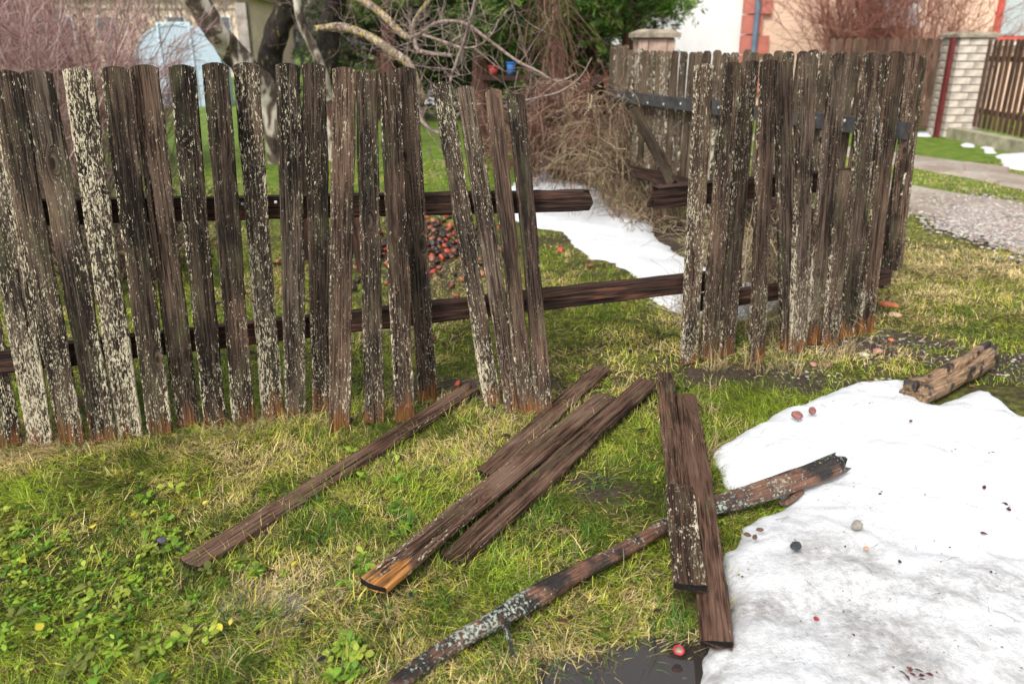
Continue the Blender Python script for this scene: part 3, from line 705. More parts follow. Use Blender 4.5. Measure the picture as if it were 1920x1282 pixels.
# red bottle ring
def ring(name, p, R, r, mat, parent=None, K=20, k=8):
    V = [((R+r*math.cos(b))*math.cos(a), (R+r*math.cos(b))*math.sin(a), r*math.sin(b)) for a in np.arange(K)*2*math.pi/K for b in np.arange(k)*2*math.pi/k]
    Fs = [(a*k+b, ((a+1) % K)*k+b, ((a+1) % K)*k+(b+1) % k, a*k+(b+1) % k) for a in range(K) for b in range(k)]
    return py_mesh(name, V, Fs, mat, parent, Matrix.Translation(p) @ Matrix.Rotation(.25, 4, 'X'), smooth=True)
cap = thing('bottle_cap', 'small red ringed bottle cap at the edge of the puddle', 'bottle cap', G(1273, 1218, .012))
ring('rim', G(1273, 1218, .014), .011, .0022, stone_mat('red plastic', (.42, .03, .035)), cap)
K = 14; pc = G(1273, 1218, .011)
py_mesh('cap_disc', [(0, 0, .001)]+[(.0095*math.cos(6.283*q/K), .0095*math.sin(6.283*q/K), 0) for q in range(K)], [(0, 1+q, 1+(q+1) % K) for q in range(K)], stone_mat('cap lining', (.3, .25, .2)), cap, Matrix.Translation(pc))

# ------------------------------------------------------------------ fallen apples
def apple_mesh(seed):
    V = []; n1, n2 = 8, 10; r = np.random.default_rng(seed)
    for a in range(n1+1):
        ph = math.pi*a/n1
        for b in range(n2):
            t = 2*math.pi*b/n2; rr = 1-.35*math.exp(-(ph/.35)**2)-.2*math.exp(-((math.pi-ph)/.35)**2)+.06*r.normal()*(0 < a < n1)
            V.append((math.sin(ph)*math.cos(t)*rr, math.sin(ph)*math.sin(t)*rr, math.cos(ph)*rr*.86))
    Fs = [(a*n2+b, a*n2+(b+1) % n2, (a+1)*n2+(b+1) % n2, (a+1)*n2+b) for a in range(n1) for b in range(n2)]
    me = bpy.data.meshes.new('apple'); me.from_pydata(V, [], Fs); me.update()
    for p in me.polygons: p.use_smooth = True
    return me
def apple_mat(nm, a, b):
    t = Nt(nm); o = t.obj(); r = t.n('ObjectInfo').outputs['Random']; n = t.noise(o, 2.2, 4)
    c = t.mix(r, a, b); c = t.mix(t.step(n, .5, .7), c, tuple(x*.35 for x in a)); return t.out(c, .4, n, .3, .01, .4)
AM = [apple_mesh(k) for k in range(5)]; MA = [apple_mat('red apple skin', (.40, .03, .02), (.45, .09, .04)), apple_mat('bruised orange apple skin', (.34, .13, .06), (.15, .05, .03)), apple_mat('rotten apple skin', (.05, .022, .016), (.02, .013, .012))]
AMs = []
for k in range(5):
    for q in range(3):
        m = AM[k].copy(); m.materials.append(MA[q]); AMs.append(m)
LBL = ['bright red fallen apple on the rotting windfall heap behind the fence', 'bruised orange fallen apple in the rotting windfall heap behind the fence', 'blackened rotten apple in the windfall heap behind the fence']
cnt = 0
def add_apple(x, y, r, q, z=None, lb=None, grp='windfall apples behind the fence'):
    me = AMs[random.randrange(5)*3+q]; o = bpy.data.objects.new('apple', me); COL.objects.link(o)
    o.location = (x, y, (z if z is not None else float(gz(np.array(x), np.array(y))))+r*.6); o.scale = (r*random.uniform(.85, 1.1), r, r*random.uniform(.6, 1)); o.rotation_euler = (random.uniform(-1, 1), random.uniform(-1, 1), random.uniform(0, 6))
    tag(o, lb or LBL[q], 'apple', (['red ', 'bruised orange ', 'rotten '][q])+grp)
while cnt < 275:
    x = random.gauss(-.62, .26); y = random.gauss(5.45, .55)
    if y < 4.2 or x > -.05: continue
    q = random.choices((0, 1, 2), (.08, .34, .58))[0]; add_apple(x, y, random.uniform(.017, .026), q, z=random.uniform(0, .02)); cnt += 1
for u, v, q in ((500, 168*0+500, 1), (718, 455, 0), (808, 478, 0), (812, 508, 0), (722, 468, 0), (880, 470, 0), (848, 535, 1), (1108, 497, 1), (1050, 467, 0), (520, 490, 1), (735, 508, 1), (768, 500, 1), (815, 585, 0), (820, 570, 0), (855, 553, 1), (725, 530, 1)):
    p = G(u, v, .02); add_apple(p.x, p.y, .024, q, lb=['single red apple lying apart on the grass behind the fence', 'single bruised apple lying apart on the grass behind the fence'][q], grp='stray apples on the lawn')
a_ = G(858, 718, .02); add_apple(a_.x, a_.y, .018, 0, lb='single squashed red apple at the far end of the long brown fallen picket', grp='stray apples near the boards')

# ------------------------------------------------------------------ grass
PALG = np.array([(.21, .29, .025), (.32, .42, .04), (.09, .14, .015), (.46, .46, .06), (.74, .59, .29), (.46, .32, .16), (.07, .045, .025), (.60, .52, .12)])
def board_mask(x, y, m=0.0):
    r = np.zeros(x.shape, bool)
    for ax, ay, dx, dy, L, hw in FALL:
        t = (x-ax)*dx+(y-ay)*dy; s = -(x-ax)*dy+(y-ay)*dx; r |= (t > -.005) & (t < L) & (np.abs(s) < hw-.004+m)
    return r
def blocked(x, y):
    s1 = sdf_poly(x, y, BIGW); s2 = sdf_poly(x, y, STRIPW); b = (s1 > .01) | (s2 > .02)
    for p in SMW: b |= sdf_poly(x, y, p) > .03
    d = ((x-PUD[0])/.40)**2+((y-PUD[1])/.25)**2; b |= d < RNG.uniform(.35, 1.05, x.shape)
    return b | board_mask(x, y) | in_track(x, y)
def dryness(x, y):
    d = (fbm(x, y, 2.1, 201, 4)-.5)*2.6+(fbm(x, y, 11, 202, 3)-.5)*1.3-.03
    fy = y-lineY(x); d = d+np.exp(-(fy/.13)**2)*.75*(x < .2)
    d = d+.55*np.exp(-(((x+.50)/.22)**2+((y-1.72)/.12)**2))*1.3
    d = d+.34*((x > 1.5) & (y > 3.2)) + .1*np.clip(y-3.0, 0, 1)*(x > -.3)-.15*(x < -.9)*(y < 2.2)
    return d
def colour(x, y, n):
    d = dryness(x, y)+RNG.normal(0, .36, n); g = fbm(x, y, 3.3, 88, 3)+RNG.normal(0, .14, n)
    idx = np.where(d > .62, 4, np.where(d > .40, np.where(RNG.random(n) < .5, 5, 7), np.where(d > .16, np.where(RNG.random(n) < .65, 3, 7), np.where(g > .54, 1, np.where(g > .44, 0, 2)))))
    idx = np.where(RNG.random(n) < .16, 6, idx); return PALG[idx]*RNG.uniform(.55, 1.35, (n, 1))
def blades(acc, x, y, ang, elev, L, wid, col, bendz=-.7, nseg=3):
    n = len(x); base = np.stack([x, y, gz(x, y)-.004], 1)
    d = np.stack([np.cos(ang)*np.cos(elev), np.sin(ang)*np.cos(elev), np.sin(elev)], 1)
    bend = np.zeros((n, 3)); bend[:, 2] = bendz*RNG.uniform(.3, 1.6, n); bend[:, :2] = RNG.normal(0, .3, (n, 2))
    pts = grow(base, d, L, nseg, bend); g = gz(pts[:, 1:, 0], pts[:, 1:, 1])+.003; pts[:, 1:, 2] = np.maximum(pts[:, 1:, 2], g)
    sd_ = np.stack([-np.sin(ang), np.cos(ang), RNG.normal(0, .35, n)], 1); sd_ /= np.linalg.norm(sd_, axis=1, keepdims=True)
    prof = [1, .9, .6, 0] if nseg == 3 else [1, .8, 0]
    V, Q, T, m = ribbons(pts, sd_, wid, prof); acc.add(V, Q, T, np.repeat(col, m, 0)*np.tile(np.array([1.0]*m), n)[:, None])
def field(acc, x0, x1, y0, y1, ntuft, per, nsingle, lenr, widr, spread, keepf=None, nseg=3, soilk=.85):
    # tufts
    cx = RNG.uniform(x0, x1, ntuft); cy = RNG.uniform(y0, y1, ntuft)
    k = (np.abs(cx) < cy*.72+.35)
    if keepf is not None: k &= keepf(cx, cy)
    cx, cy = cx[k], cy[k]; n = len(cx)
    ta = fbm(cx, cy, 1.6, 400, 2)*12+RNG.normal(0, .9, n); tc = colour(cx, cy, n); ts = RNG.uniform(.6, 1.35, n); te = RNG.uniform(.08, .8, n)
    rep = RNG.integers(per//2, per+per//2, n); I = np.repeat(np.arange(n), rep); N = len(I)
    x = cx[I]+RNG.normal(0, spread, N)*ts[I]; y = cy[I]+RNG.normal(0, spread, N)*ts[I]
    k = ~blocked(x, y) & (RNG.random(N) > soil(x, y)*soilk); I, x, y = I[k], x[k], y[k]; N = len(I)
    c = tc[I]*RNG.uniform(.7, 1.3, (N, 1)); alt = RNG.random(N) < .25; c[alt] = colour(x[alt], y[alt], alt.sum())
    blades(acc, x, y, ta[I]+RNG.normal(0, .9, N), np.clip(te[I]+RNG.normal(0, .3, N), .05, 1.5), RNG.uniform(*lenr, N)*ts[I], RNG.uniform(*widr, N), c, nseg=nseg)
    x = RNG.uniform(x0, x1, nsingle); y = RNG.uniform(y0, y1, nsingle); k = (np.abs(x) < y*.72+.35)
    if keepf is not None: k &= keepf(x, y)
    x, y = x[k], y[k]; k = ~blocked(x, y) & (RNG.random(len(x)) > soil(x, y)*soilk); x, y = x[k], y[k]; N = len(x)
    a = fbm(x, y, 1.6, 400, 2)*12+RNG.normal(0, 1.3, N)
    blades(acc, x, y, a, np.clip(RNG.normal(.35, .35, N), .02, 1.5), RNG.uniform(*lenr, N)*.9, RNG.uniform(*widr, N), colour(x, y, N), nseg=nseg)
acc = Acc()
field(acc, -2.2, 1.6, 1.15, 2.95, 6200, 20, 110000, (.022, .07), (.0012, .0026), .017)
tag(acc.build('grass', M_grass), kind='stuff')
acc = Acc(); field(acc, -3.2, 3.9, 2.95, 5.2, 5200, 13, 110000, (.025, .065), (.0022, .004), .022, nseg=2)
tag(acc.build('grass', M_grass), kind='stuff')
acc = Acc(); field(acc, -6, 6.5, 5.2, 9.5, 3600, 10, 75000, (.022, .055), (.0035, .007), .04, nseg=2)
tag(acc.build('grass', M_grass), kind='stuff')
# dry tufts along the fence foot
acc = Acc()
def tuft(u, v, n, L0, L1, sp_, cols, el=(.7, 1.4), wd=(.0015, .003)):
    p = G(u, v); x = p.x+RNG.normal(0, sp_, n); y = p.y+RNG.normal(0, sp_*.7, n); c = np.array(cols)[RNG.integers(0, len(cols), n)]*RNG.uniform(.8, 1.2, (n, 1))
    blades(acc, x, y, RNG.uniform(0, 6.28, n), RNG.uniform(*el, n), RNG.uniform(L0, L1, n), RNG.uniform(*wd, n), c, -1.1)
STR = [(.50, .40, .22), (.42, .32, .16), (.33, .25, .13)]; GRN = [(.08, .19, .02), (.12, .24, .03), (.06, .13, .02)]
for u, v in ((1355, 690), (1340, 695), (1400, 690), (1430, 700), (1460, 690), (1500, 700), (1540, 690), (1570, 672), (1600, 660), (1330, 850), (1320, 870), (1420, 640), (1450, 650), (1350, 650)):
    tuft(u+random.uniform(-8, 8), v, 34, .05, .17, .016, STR)
for u, v in ((1335, 770), (1310, 760), (1345, 735), (1660, 775*0+655)): tuft(u, v, 30, .03, .09, .02, STR)
for q in range(70):
    u = random.uniform(0, 620); v = 838-.105*u+random.uniform(-6, 26); tuft(u, v, 26, .03, .10, .018, random.choice((STR, STR, GRN)), (.1, 1.0))
for u, v in ((1000, 960), (1020, 950), (1035, 975), (990, 985), (600, 1000), (640, 985), (580, 950), (1110, 990), (870, 1010), (1240, 1180), (1255, 1165), (1300, 900), (1225, 880), (880, 760), (930, 780), (1010, 790), (1080, 1050), (560, 980), (1290, 1175), (1270, 1150), (1690, 500), (1740, 485), (1870, 490), (1820, 590), (1110, 1010), (800, 960), (760, 1000), (1390, 640)):
    tuft(u, v, 46, .03, .075, .022, GRN, (.4, 1.3))
for q in range(120):
    u = random.uniform(300, 1250); v = random.uniform(860, 1275)
    if u > 1150 and v < 960: continue
    tuft(u, v, 22, .03, .085, .02, random.choice((STR, GRN, GRN)), (.1, 1.1))
for q in range(26):
    tuft(random.gauss(525, 45), random.gauss(1135, 22), 30, .02, .06, .02, [(.40, .35, .29), (.30, .26, .21), (.5, .44, .35)], (.0, .5))
for q in range(45): tuft(random.uniform(0, 1100), random.uniform(1000, 1275), 26, .02, .06, .02, [(.10, .065, .035), (.2, .13, .07), (.36, .27, .14)], (.0, .6))
for ax, ay, dx, dy, L, hw in FALL:
    n = int(300*L); t_ = RNG.uniform(0, L, n); sgn = RNG.choice([-1, 1], n); x = ax+dx*t_-dy*sgn*(hw+.004); y = ay+dy*t_+dx*sgn*(hw+.004)
    k = ~blocked(x, y); x, y, sgn = x[k], y[k], sgn[k]; n = len(x)
    blades(acc, x, y, np.arctan2(-dx*sgn, dy*sgn)+RNG.normal(0, .9, n), RNG.uniform(.5, 1.4, n), RNG.uniform(.025, .07, n), RNG.uniform(.0012, .0024, n), colour(x, y, n), -.8)
tag(acc.build('grass_tufts', M_grass), kind='stuff')

# broad leaved weeds
def leaves(acc, x, y, z, ang, elev, L, W, col):
    n = len(x); base = np.stack([x, y, z], 1); d = np.stack([np.cos(ang)*np.cos(elev), np.sin(ang)*np.cos(elev), np.sin(elev)], 1)
    bend = np.zeros((n, 3)); bend[:, 2] = -.9; pts = grow(base, d, L, 5, bend)
    sd_ = np.stack([-np.sin(ang), np.cos(ang), RNG.normal(0, .2, n)], 1)
    V, Q, T, m = ribbons(pts, sd_, W, [.15, .25, .75, 1.0, .8, 0]); acc.add(V, Q, T, np.repeat(col, m, 0))
acc = Acc(); px = []; 
def weeds(n, uf, vf, su, sv, Lr=(.016, .034)):
    for q in range(n):
        u = random.gauss(uf, su); v = random.gauss(vf, sv)
        if v < 900 and u > 300 and random.random() < .5: continue
        p = G(u, v)
        if board_mask(np.array([p.x]), np.array([p.y]), .01)[0] or blocked(np.array([p.x]), np.array([p.y]))[0]: continue
        k = random.randint(5, 10); a0 = random.uniform(0, 6.28); a = a0+np.arange(k)*2.4+RNG.normal(0, .2, k)
        z = float(gz(p.x, p.y))+random.uniform(.004, .02); c = np.array(random.choice([(.16, .30, .03), (.26, .38, .04), (.08, .16, .02), (.34, .40, .06), (.16, .18, .04)]))
        L = RNG.uniform(*Lr, k); leaves(acc, np.full(k, p.x)+RNG.normal(0, .004, k), np.full(k, p.y)+RNG.normal(0, .004, k), np.full(k, z), a, RNG.uniform(.1, .9, k), L, L*RNG.uniform(.4, .62, k), c*RNG.uniform(.7, 1.25, (k, 1)))
weeds(95, 120, 1140, 115, 65, (.007, .023)); weeds(120, 150, 1110, 120, 65, (.005, .016)); weeds(45, 240, 1080, 70, 40, (.008, .024)); weeds(40, 200, 1190, 90, 50); weeds(26, 320, 1000, 40, 40); weeds(20, 30, 1000, 40, 30); weeds(14, 690, 880, 30, 25); weeds(7, 480, 1075, 14, 10)
weeds(12, 700, 1070, 25, 20); weeds(9, 640, 1245, 25, 20); weeds(7, 740, 960, 20, 20); weeds(8, 1450, 965, 30, 9, (.01, .02)); weeds(60, 960, 1000, 380, 130, (.008, .018)); weeds(50, 300, 930, 250, 70, (.008, .018)); weeds(45, 980, 680, 150, 50, (.01, .02)); weeds(40, 250, 720, 250, 70, (.014, .03))
tag(acc.build('weed_leaves', M_leaf), kind='stuff')
# dead leaves and litter on grass
acc = Acc()
def litter(n, ur, vr, cols, Lr, zoff, wf=(.4, .7)):
    u = RNG.uniform(*ur, n); v = RNG.uniform(*vr, n); P3 = np.array([tuple(G(a, b)) for a, b in zip(u, v)]); x, y = P3[:, 0], P3[:, 1]
    L = RNG.uniform(*Lr, n); leaves(acc, x, y, gz(x, y)+zoff, RNG.uniform(0, 6.28, n), RNG.uniform(.0, .5, n), L, L*RNG.uniform(*wf, n), np.array(cols)[RNG.integers(0, len(cols), n)]*RNG.uniform(.7, 1.3, (n, 1)))
LC = [(.03, .02, .018), (.06, .03, .02), (.12, .05, .03), (.02, .022, .03)]
litter(90, (0, 620), (430, 760), LC, (.04, .08), .03); litter(60, (620, 1200), (600, 850), LC, (.02, .05), .02); litter(110, (0, 1250), (850, 1270), LC, (.008, .026), .018)
litter(9, (50, 600), (950, 1200), [(.55, .48, .05), (.6, .5, .1)], (.02, .035), .025); litter(26, (1650, 1900), (560, 760), [(.2, .1, .06), (.1, .05, .03)], (.02, .05), .01)
litter(50, (1000, 1300), (620, 760), LC, (.015, .035), .01)
tag(acc.build('dead_leaves', M_leaf), kind='stuff')
# debris on the snow
acc = Acc()
def snow_z(x, y):
    s, h = snow_h(x, y, BIGW, .058, .04, .034); return gz(x, y)*.4+h+np.clip(s/.15, 0, 1)*.03*((fbm(x, y, 4.5, 77, 3)-.5)*2.2+(fbm(x, y, 22, 55, 3)-.5)*.7), s
n = 420; x = RNG.uniform(.55, 2.6, n); y = RNG.uniform(1.2, 3.0, n); y = np.where(RNG.random(n) < .55, RNG.uniform(1.2, 1.8, n), y); z, s = snow_z(x, y); k = s > .03; x, y, z = x[k], y[k], z[k]; n = len(x)
L = RNG.uniform(.002, .009, n); c = np.array([(.03, .02, .015), (.16, .05, .03), (.08, .05, .03), (.25, .2, .1)])[RNG.integers(0, 4, n)]
leaves(acc, x, y, z+.003, RNG.uniform(0, 6.28, n), np.full(n, .15), L, L*RNG.uniform(.4, .9, n), c)
n = 130; x = RNG.uniform(.6, 2.4, n); y = RNG.uniform(1.2, 3.0, n); z, s = snow_z(x, y); k = s > .04; x, y, z = x[k], y[k], z[k]; n = len(x)
a = RNG.uniform(0, 6.28, n); pts = grow(np.stack([x, y, z+.003], 1), np.stack([np.cos(a), np.sin(a), a*0+.05], 1), RNG.uniform(.012, .06, n), 5, None, .18)
zz, _ = snow_z(pts[..., 0], pts[..., 1]); pts[..., 2] = zz+.003
V, Q = tubes(pts, np.full(n, .0006), np.full(n, .0004)); acc.add(V, Q, None, np.repeat(np.array([(.12, .07, .04), (.25, .22, .08), (.05, .03, .02)])[RNG.integers(0, 3, n)], 18, 0))
for u, v in ((1888, 955), (1880, 945), (1900, 975), (1855, 1005), (1712, 790), (1858, 850), (1845, 912), (1695, 1265), (1720, 1275), (1710, 1255), (1735, 1268), (1568, 870), (1650, 925)):
    p = G(u, v, .06); leaves(acc, np.array([p.x]*2), np.array([p.y]*2)+[0, .006], np.array([.063]*2), RNG.uniform(0, 6.28, 2), np.array([.3]*2), RNG.uniform(.012, .026, 2), RNG.uniform(.005, .012, 2), np.array([(.12, .035, .035)]*2)*RNG.uniform(.5, 1.4, (2, 1)))
tag(acc.build('snow_debris', M_leaf), kind='stuff')
# grass blades poking through puddle
acc = Acc(); n = 520; x = RNG.uniform(0, .75, n); y = RNG.uniform(1.3, 1.62, n); k = ~board_mask(x, y) & (sdf_poly(x, y, BIGW) < 0); x, y = x[k], y[k]; n = len(x)
blades(acc, x, y, RNG.uniform(0, 6.28, n), RNG.uniform(.05, .9, n), RNG.uniform(.03, .08, n), RNG.uniform(.001, .002, n), colour(x, y, n)*.8, -.6)
tag(acc.build('grass', M_grass), kind='stuff')

# ------------------------------------------------------------------ apple tree behind the fence
BY = 9.4
tree = thing('apple_tree', 'old leaning apple tree with pale flaking bark and bare lichen covered twigs behind the fence', 'tree', G(545, 303))
def limb(name, pts, mat, seed, amp=.14, K=12):
    pt = []; rd = []
    for u, v, wpx, Yd in pts:
        q = P(u, v, Yd); dd = Yd/ray(u, v)[1]; pt.append(tuple(q)); rd.append(wpx*.5*dd/F)
    pth = catmull(pt, 5); r = np.interp(np.linspace(0, 1, len(pth)), np.linspace(0, 1, len(rd)), rd)
    o = round_wood(name, pth, r, K, seed, mat, amp); o.parent = tree; o.matrix_parent_inverse = Matrix.Translation(-Vector(tree.location)); return pth
def fix_parent(o): pass
L1 = limb('trunk', [(548, 318, 78, BY), (535, 285, 62, BY), (520, 240, 52, BY-.1), (500, 180, 50, BY-.2), (462, 128, 46, BY-.4), (430, 92, 44, BY-.5), (400, 50, 44, BY-.7), (368, 0, 50, BY-.8), (335, -70, 40, BY-1.0), (290, -180, 34, BY-1.1), (270, -300, 22, BY-1.2)], M_trunk, 81)
L2 = limb('limb', [(545, 300, 60, BY+.1), (525, 230, 50, BY+.2), (512, 160, 44, BY+.3), (508, 105, 44, BY+.3), (520, 60, 44, BY+.3), (540, 10, 44, BY+.3), (560, -60, 40, BY+.2), (570, -160, 34, BY)], M_trunkd, 82)
L3 = limb('limb', [(628, 335, 22, BY+.3), (622, 250, 20, BY+.1), (612, 165, 19, BY-.1), (600, 120, 18, BY-.2), (580, 75, 17, BY-.3), (562, 30, 15, BY-.4), (552, -30, 12, BY-.5)], M_trunk, 83)
L4 = limb('limb', [(560, 300, 60, BY+.5), (590, 200, 44, BY+.7), (612, 120, 42, BY+.8), (618, 60, 40, BY+.9), (628, 10, 40, BY+.9), (650, -80, 36, BY+.8)], M_trunkd, 84)
L5 = limb('branch', [(590, 55, 12, 6.6), (640, 52, 15, 6.6), (690, 68, 16, 6.5), (735, 98, 17, 6.4), (765, 120, 17, 6.3), (785, 160, 13, 6.3), (793, 200, 9, 6.3), (780, 250, 6, 6.3)], M_branch, 85)
L6 = limb('branch', [(640, -20, 15, 6.8), (690, 8, 14, 6.6), (722, 32, 13, 6.5), (745, 55, 13, 6.4), (770, 72, 11, 6.2), (778, 40, 10, 6.1), (800, 8, 9, 6.0), (830, -40, 7, 6.0)], M_branch, 86, K=8)
L7 = limb('branch', [(768, 72, 9, 6.2), (790, 62, 7, 6.0), (815, 45, 7, 5.9), (845, 40, 7, 5.8), (875, 46, 7, 5.7), (920, 78, 6, 5.6), (965, 112, 6, 5.5), (1010, 135, 5, 5.4), (1045, 153, 4, 5.3), (1082, 138, 3, 5.3)], M_twig, 87, .05, 6)
L8 = limb('branch', [(900, -40, 6, 5.4), (886, 20, 6, 5.4), (872, 70, 6, 5.4), (860, 105, 6, 5.4), (845, 150, 5, 5.4), (838, 200, 4, 5.4)], M_twig, 88, .05, 6)
L9 = limb('branch', [(778, 75, 8, 6.1), (782, 92, 8, 6.0), (800, 99, 8, 5.9), (848, 105, 8, 5.8)], M_twig, 89, .05, 6)
L10 = limb('branch', [(940, 200, 3, 5.2), (1000, 185, 4, 5.1), (1050, 172, 4, 5.1), (1088, 145, 3, 5.1), (1110, 108, 2, 5.1)], M_twig, 90, .05, 6)
L11 = limb('branch', [(793, 66, 6, 5.9), (830, 78, 6, 5.8), (868, 90, 5, 5.7), (900, 85, 4, 5.6), (925, 60, 3, 5.5), (935, 36, 2, 5.5)], M_twig, 91, .05, 6)
L12 = limb('branch', [(780, 165, 10, 6.2), (790, 225, 8, 6.1), (830, 250, 7, 6.0), (860, 215, 6, 5.9), (900, 195, 5, 5.8)], M_twig, 92, .05, 6)
# fine twigs
src = np.concatenate([L5, L6, L7, L8, L9, L11, L12, L4[-12:], L2[-14:], L2[-14:], L1[-18:], L3[-14:], L4[-12:]]); n = 120
b = src[RNG.integers(0, len(src), n)]; d = RNG.normal(0, 1, (n, 3)); d[:, 2] -= .1; d[:, 1] *= .6
p1 = grow(b, d, RNG.uniform(.2, .75, n), 7, np.array([[.1, 0, .5]]), .13)
b2 = p1[:, 2:].reshape(-1, 3)[RNG.integers(0, n*6, 420)]; d2 = RNG.normal(0, 1, (420, 3)); p2 = grow(b2, d2, RNG.uniform(.08, .35, 420), 5, np.array([[0, 0, .5]]), .2)
acc = Acc(); V, Q = tubes(p1, RNG.uniform(.0022, .005, n), np.full(n, .0012), 4); acc.add(V, Q); V, Q = tubes(p2, np.full(420, .0028), np.full(420, .001), 3); acc.add(V, Q)
o = acc.build('twigs', M_twig, tree); o.matrix_parent_inverse = Matrix.Translation(-Vector(tree.location)); o['kind'] = 'stuff'

# ------------------------------------------------------------------ shrubs
def shrub(name, label, base, h, spread, nst, nb, nt, cols, seed, r0=.008, cat='shrub', up=1.0, wig=.1, group=None, dead=False):
    global RNG
    root = thing(name, label, cat, base, group); RNG = np.random.default_rng(seed); bs = np.array(base)
    b = bs+np.stack([RNG.normal(0, spread*.12, nst), RNG.normal(0, spread*.12, nst), np.zeros(nst)], 1)
    d = np.stack([RNG.normal(0, .45*spread/h, nst), RNG.normal(0, .45*spread/h, nst), np.full(nst, up)], 1)
    p = grow(b, d, RNG.uniform(.6, 1.1, nst)*h, 8, np.array([[0, 0, -.12]]), wig)
    a1 = Acc(); C = np.array(cols)
    V, Q = tubes(p, np.full(nst, r0), np.full(nst, r0*.35), 4); a1.add(V, Q, None, np.repeat(C[RNG.integers(0, len(C), nst)], 36, 0))
    o = a1.build('stems', M_dead, root); o.matrix_parent_inverse = Matrix.Translation(-Vector(root.location)); o['kind'] = 'stuff'
    ij = RNG.integers(0, nst, nb); kk = RNG.integers(2, 8, nb); b1 = p[ij, kk]; d1 = (p[ij, kk]-p[ij, kk-1]); d1 /= np.linalg.norm(d1, axis=1, keepdims=True); d1 += RNG.normal(0, .5, (nb, 3))
    p1 = grow(b1, d1, RNG.uniform(.15, .5, nb)*h*.6, 5, np.array([[0, 0, .15]]), wig*1.3)
    a2 = Acc(); V, Q = tubes(p1, np.full(nb, r0*.5), np.full(nb, r0*.22), 3); a2.add(V, Q, None, np.repeat(C[RNG.integers(0, len(C), nb)], 18, 0))
    ij = RNG.integers(0, nb, nt); kk = RNG.integers(1, 6, nt); b2 = p1[ij, kk]; d2 = RNG.normal(0, .6, (nt, 3))+(p1[ij, kk]-p1[ij, kk-1])/np.linalg.norm(p1[ij, kk]-p1[ij, kk-1], axis=1, keepdims=True)
    p2 = grow(b2, d2, RNG.uniform(.05, .22, nt)*h*.6, 3, None, .15); V, Q = tubes(p2, np.full(nt, r0*.28), np.full(nt, r0*.14), 3)
    a2.add(V, Q, None, np.repeat(C[RNG.integers(0, len(C), nt)]*RNG.uniform(.7, 1.3, (nt, 1)), 12, 0))
    o = a2.build('twigs', M_dead, root); o.matrix_parent_inverse = Matrix.Translation(-Vector(root.location)); o['kind'] = 'stuff'
    return root
REDT = [(.42, .25, .23), (.30, .16, .15), (.55, .40, .37), (.22, .11, .10)]
BRT = [(.2, .13, .1), (.12, .08, .06), (.3, .22, .17)]
for k, (u, v, Yb, lb) in enumerate(((40, 0, 7.4, 'reddish twiggy currant bush at the far left edge behind the fence'), (150, 0, 8.4, 'reddish twiggy currant bush to the right of the leftmost bush'), (255, 0, 9.4, 'pinkish bare bush in front of the polytunnel'), (-60, 0, 9.6, 'reddish bare bush partly outside the left edge of the photo'))):
    x = P(u, 200, Yb).x; shrub('currant_bush', lb, (x, Yb, 0), (2.1, 2.2, 1.55, 2.4)[k], 1.5, 60, 700, 2600, REDT, 900+k, .007)
for k, (u, Yb, h) in enumerate(((180, 4.4, .75), (235, 4.8, .7), (90, 5.0, .9))):
    x = P(u, 300, Yb).x; shrub('bare_bush', ['low dark bare bush just behind the second cream picket', 'low brown bare bush behind the left fence run near the rail', 'tangled bare bush behind the leftmost pickets'][k], (x, Yb, 0), h, 1.0, 50, 420, 1300, [(.05, .035, .028), (.12, .08, .06), (.2, .14, .11)], 930+k, .006)
x = P(1620, 60, 14.5).x
shrub('garden_shrub', 'reddish brown leafless shrub against the peach house wall', (x, 14.5, 0), 3.4, 2.0, 70, 1100, 4200, [(.30, .12, .09), (.2, .08, .06), (.42, .2, .15)], 940, .012)
x = P(1740, 60, 14.2).x
shrub('garden_shrub', 'lighter orange brown bare shrub behind the white brick pillar', (x, 14.2, 0), 3.0, 2.4, 50, 600, 2400, [(.40, .20, .14), (.30, .13, .09)], 941, .010)

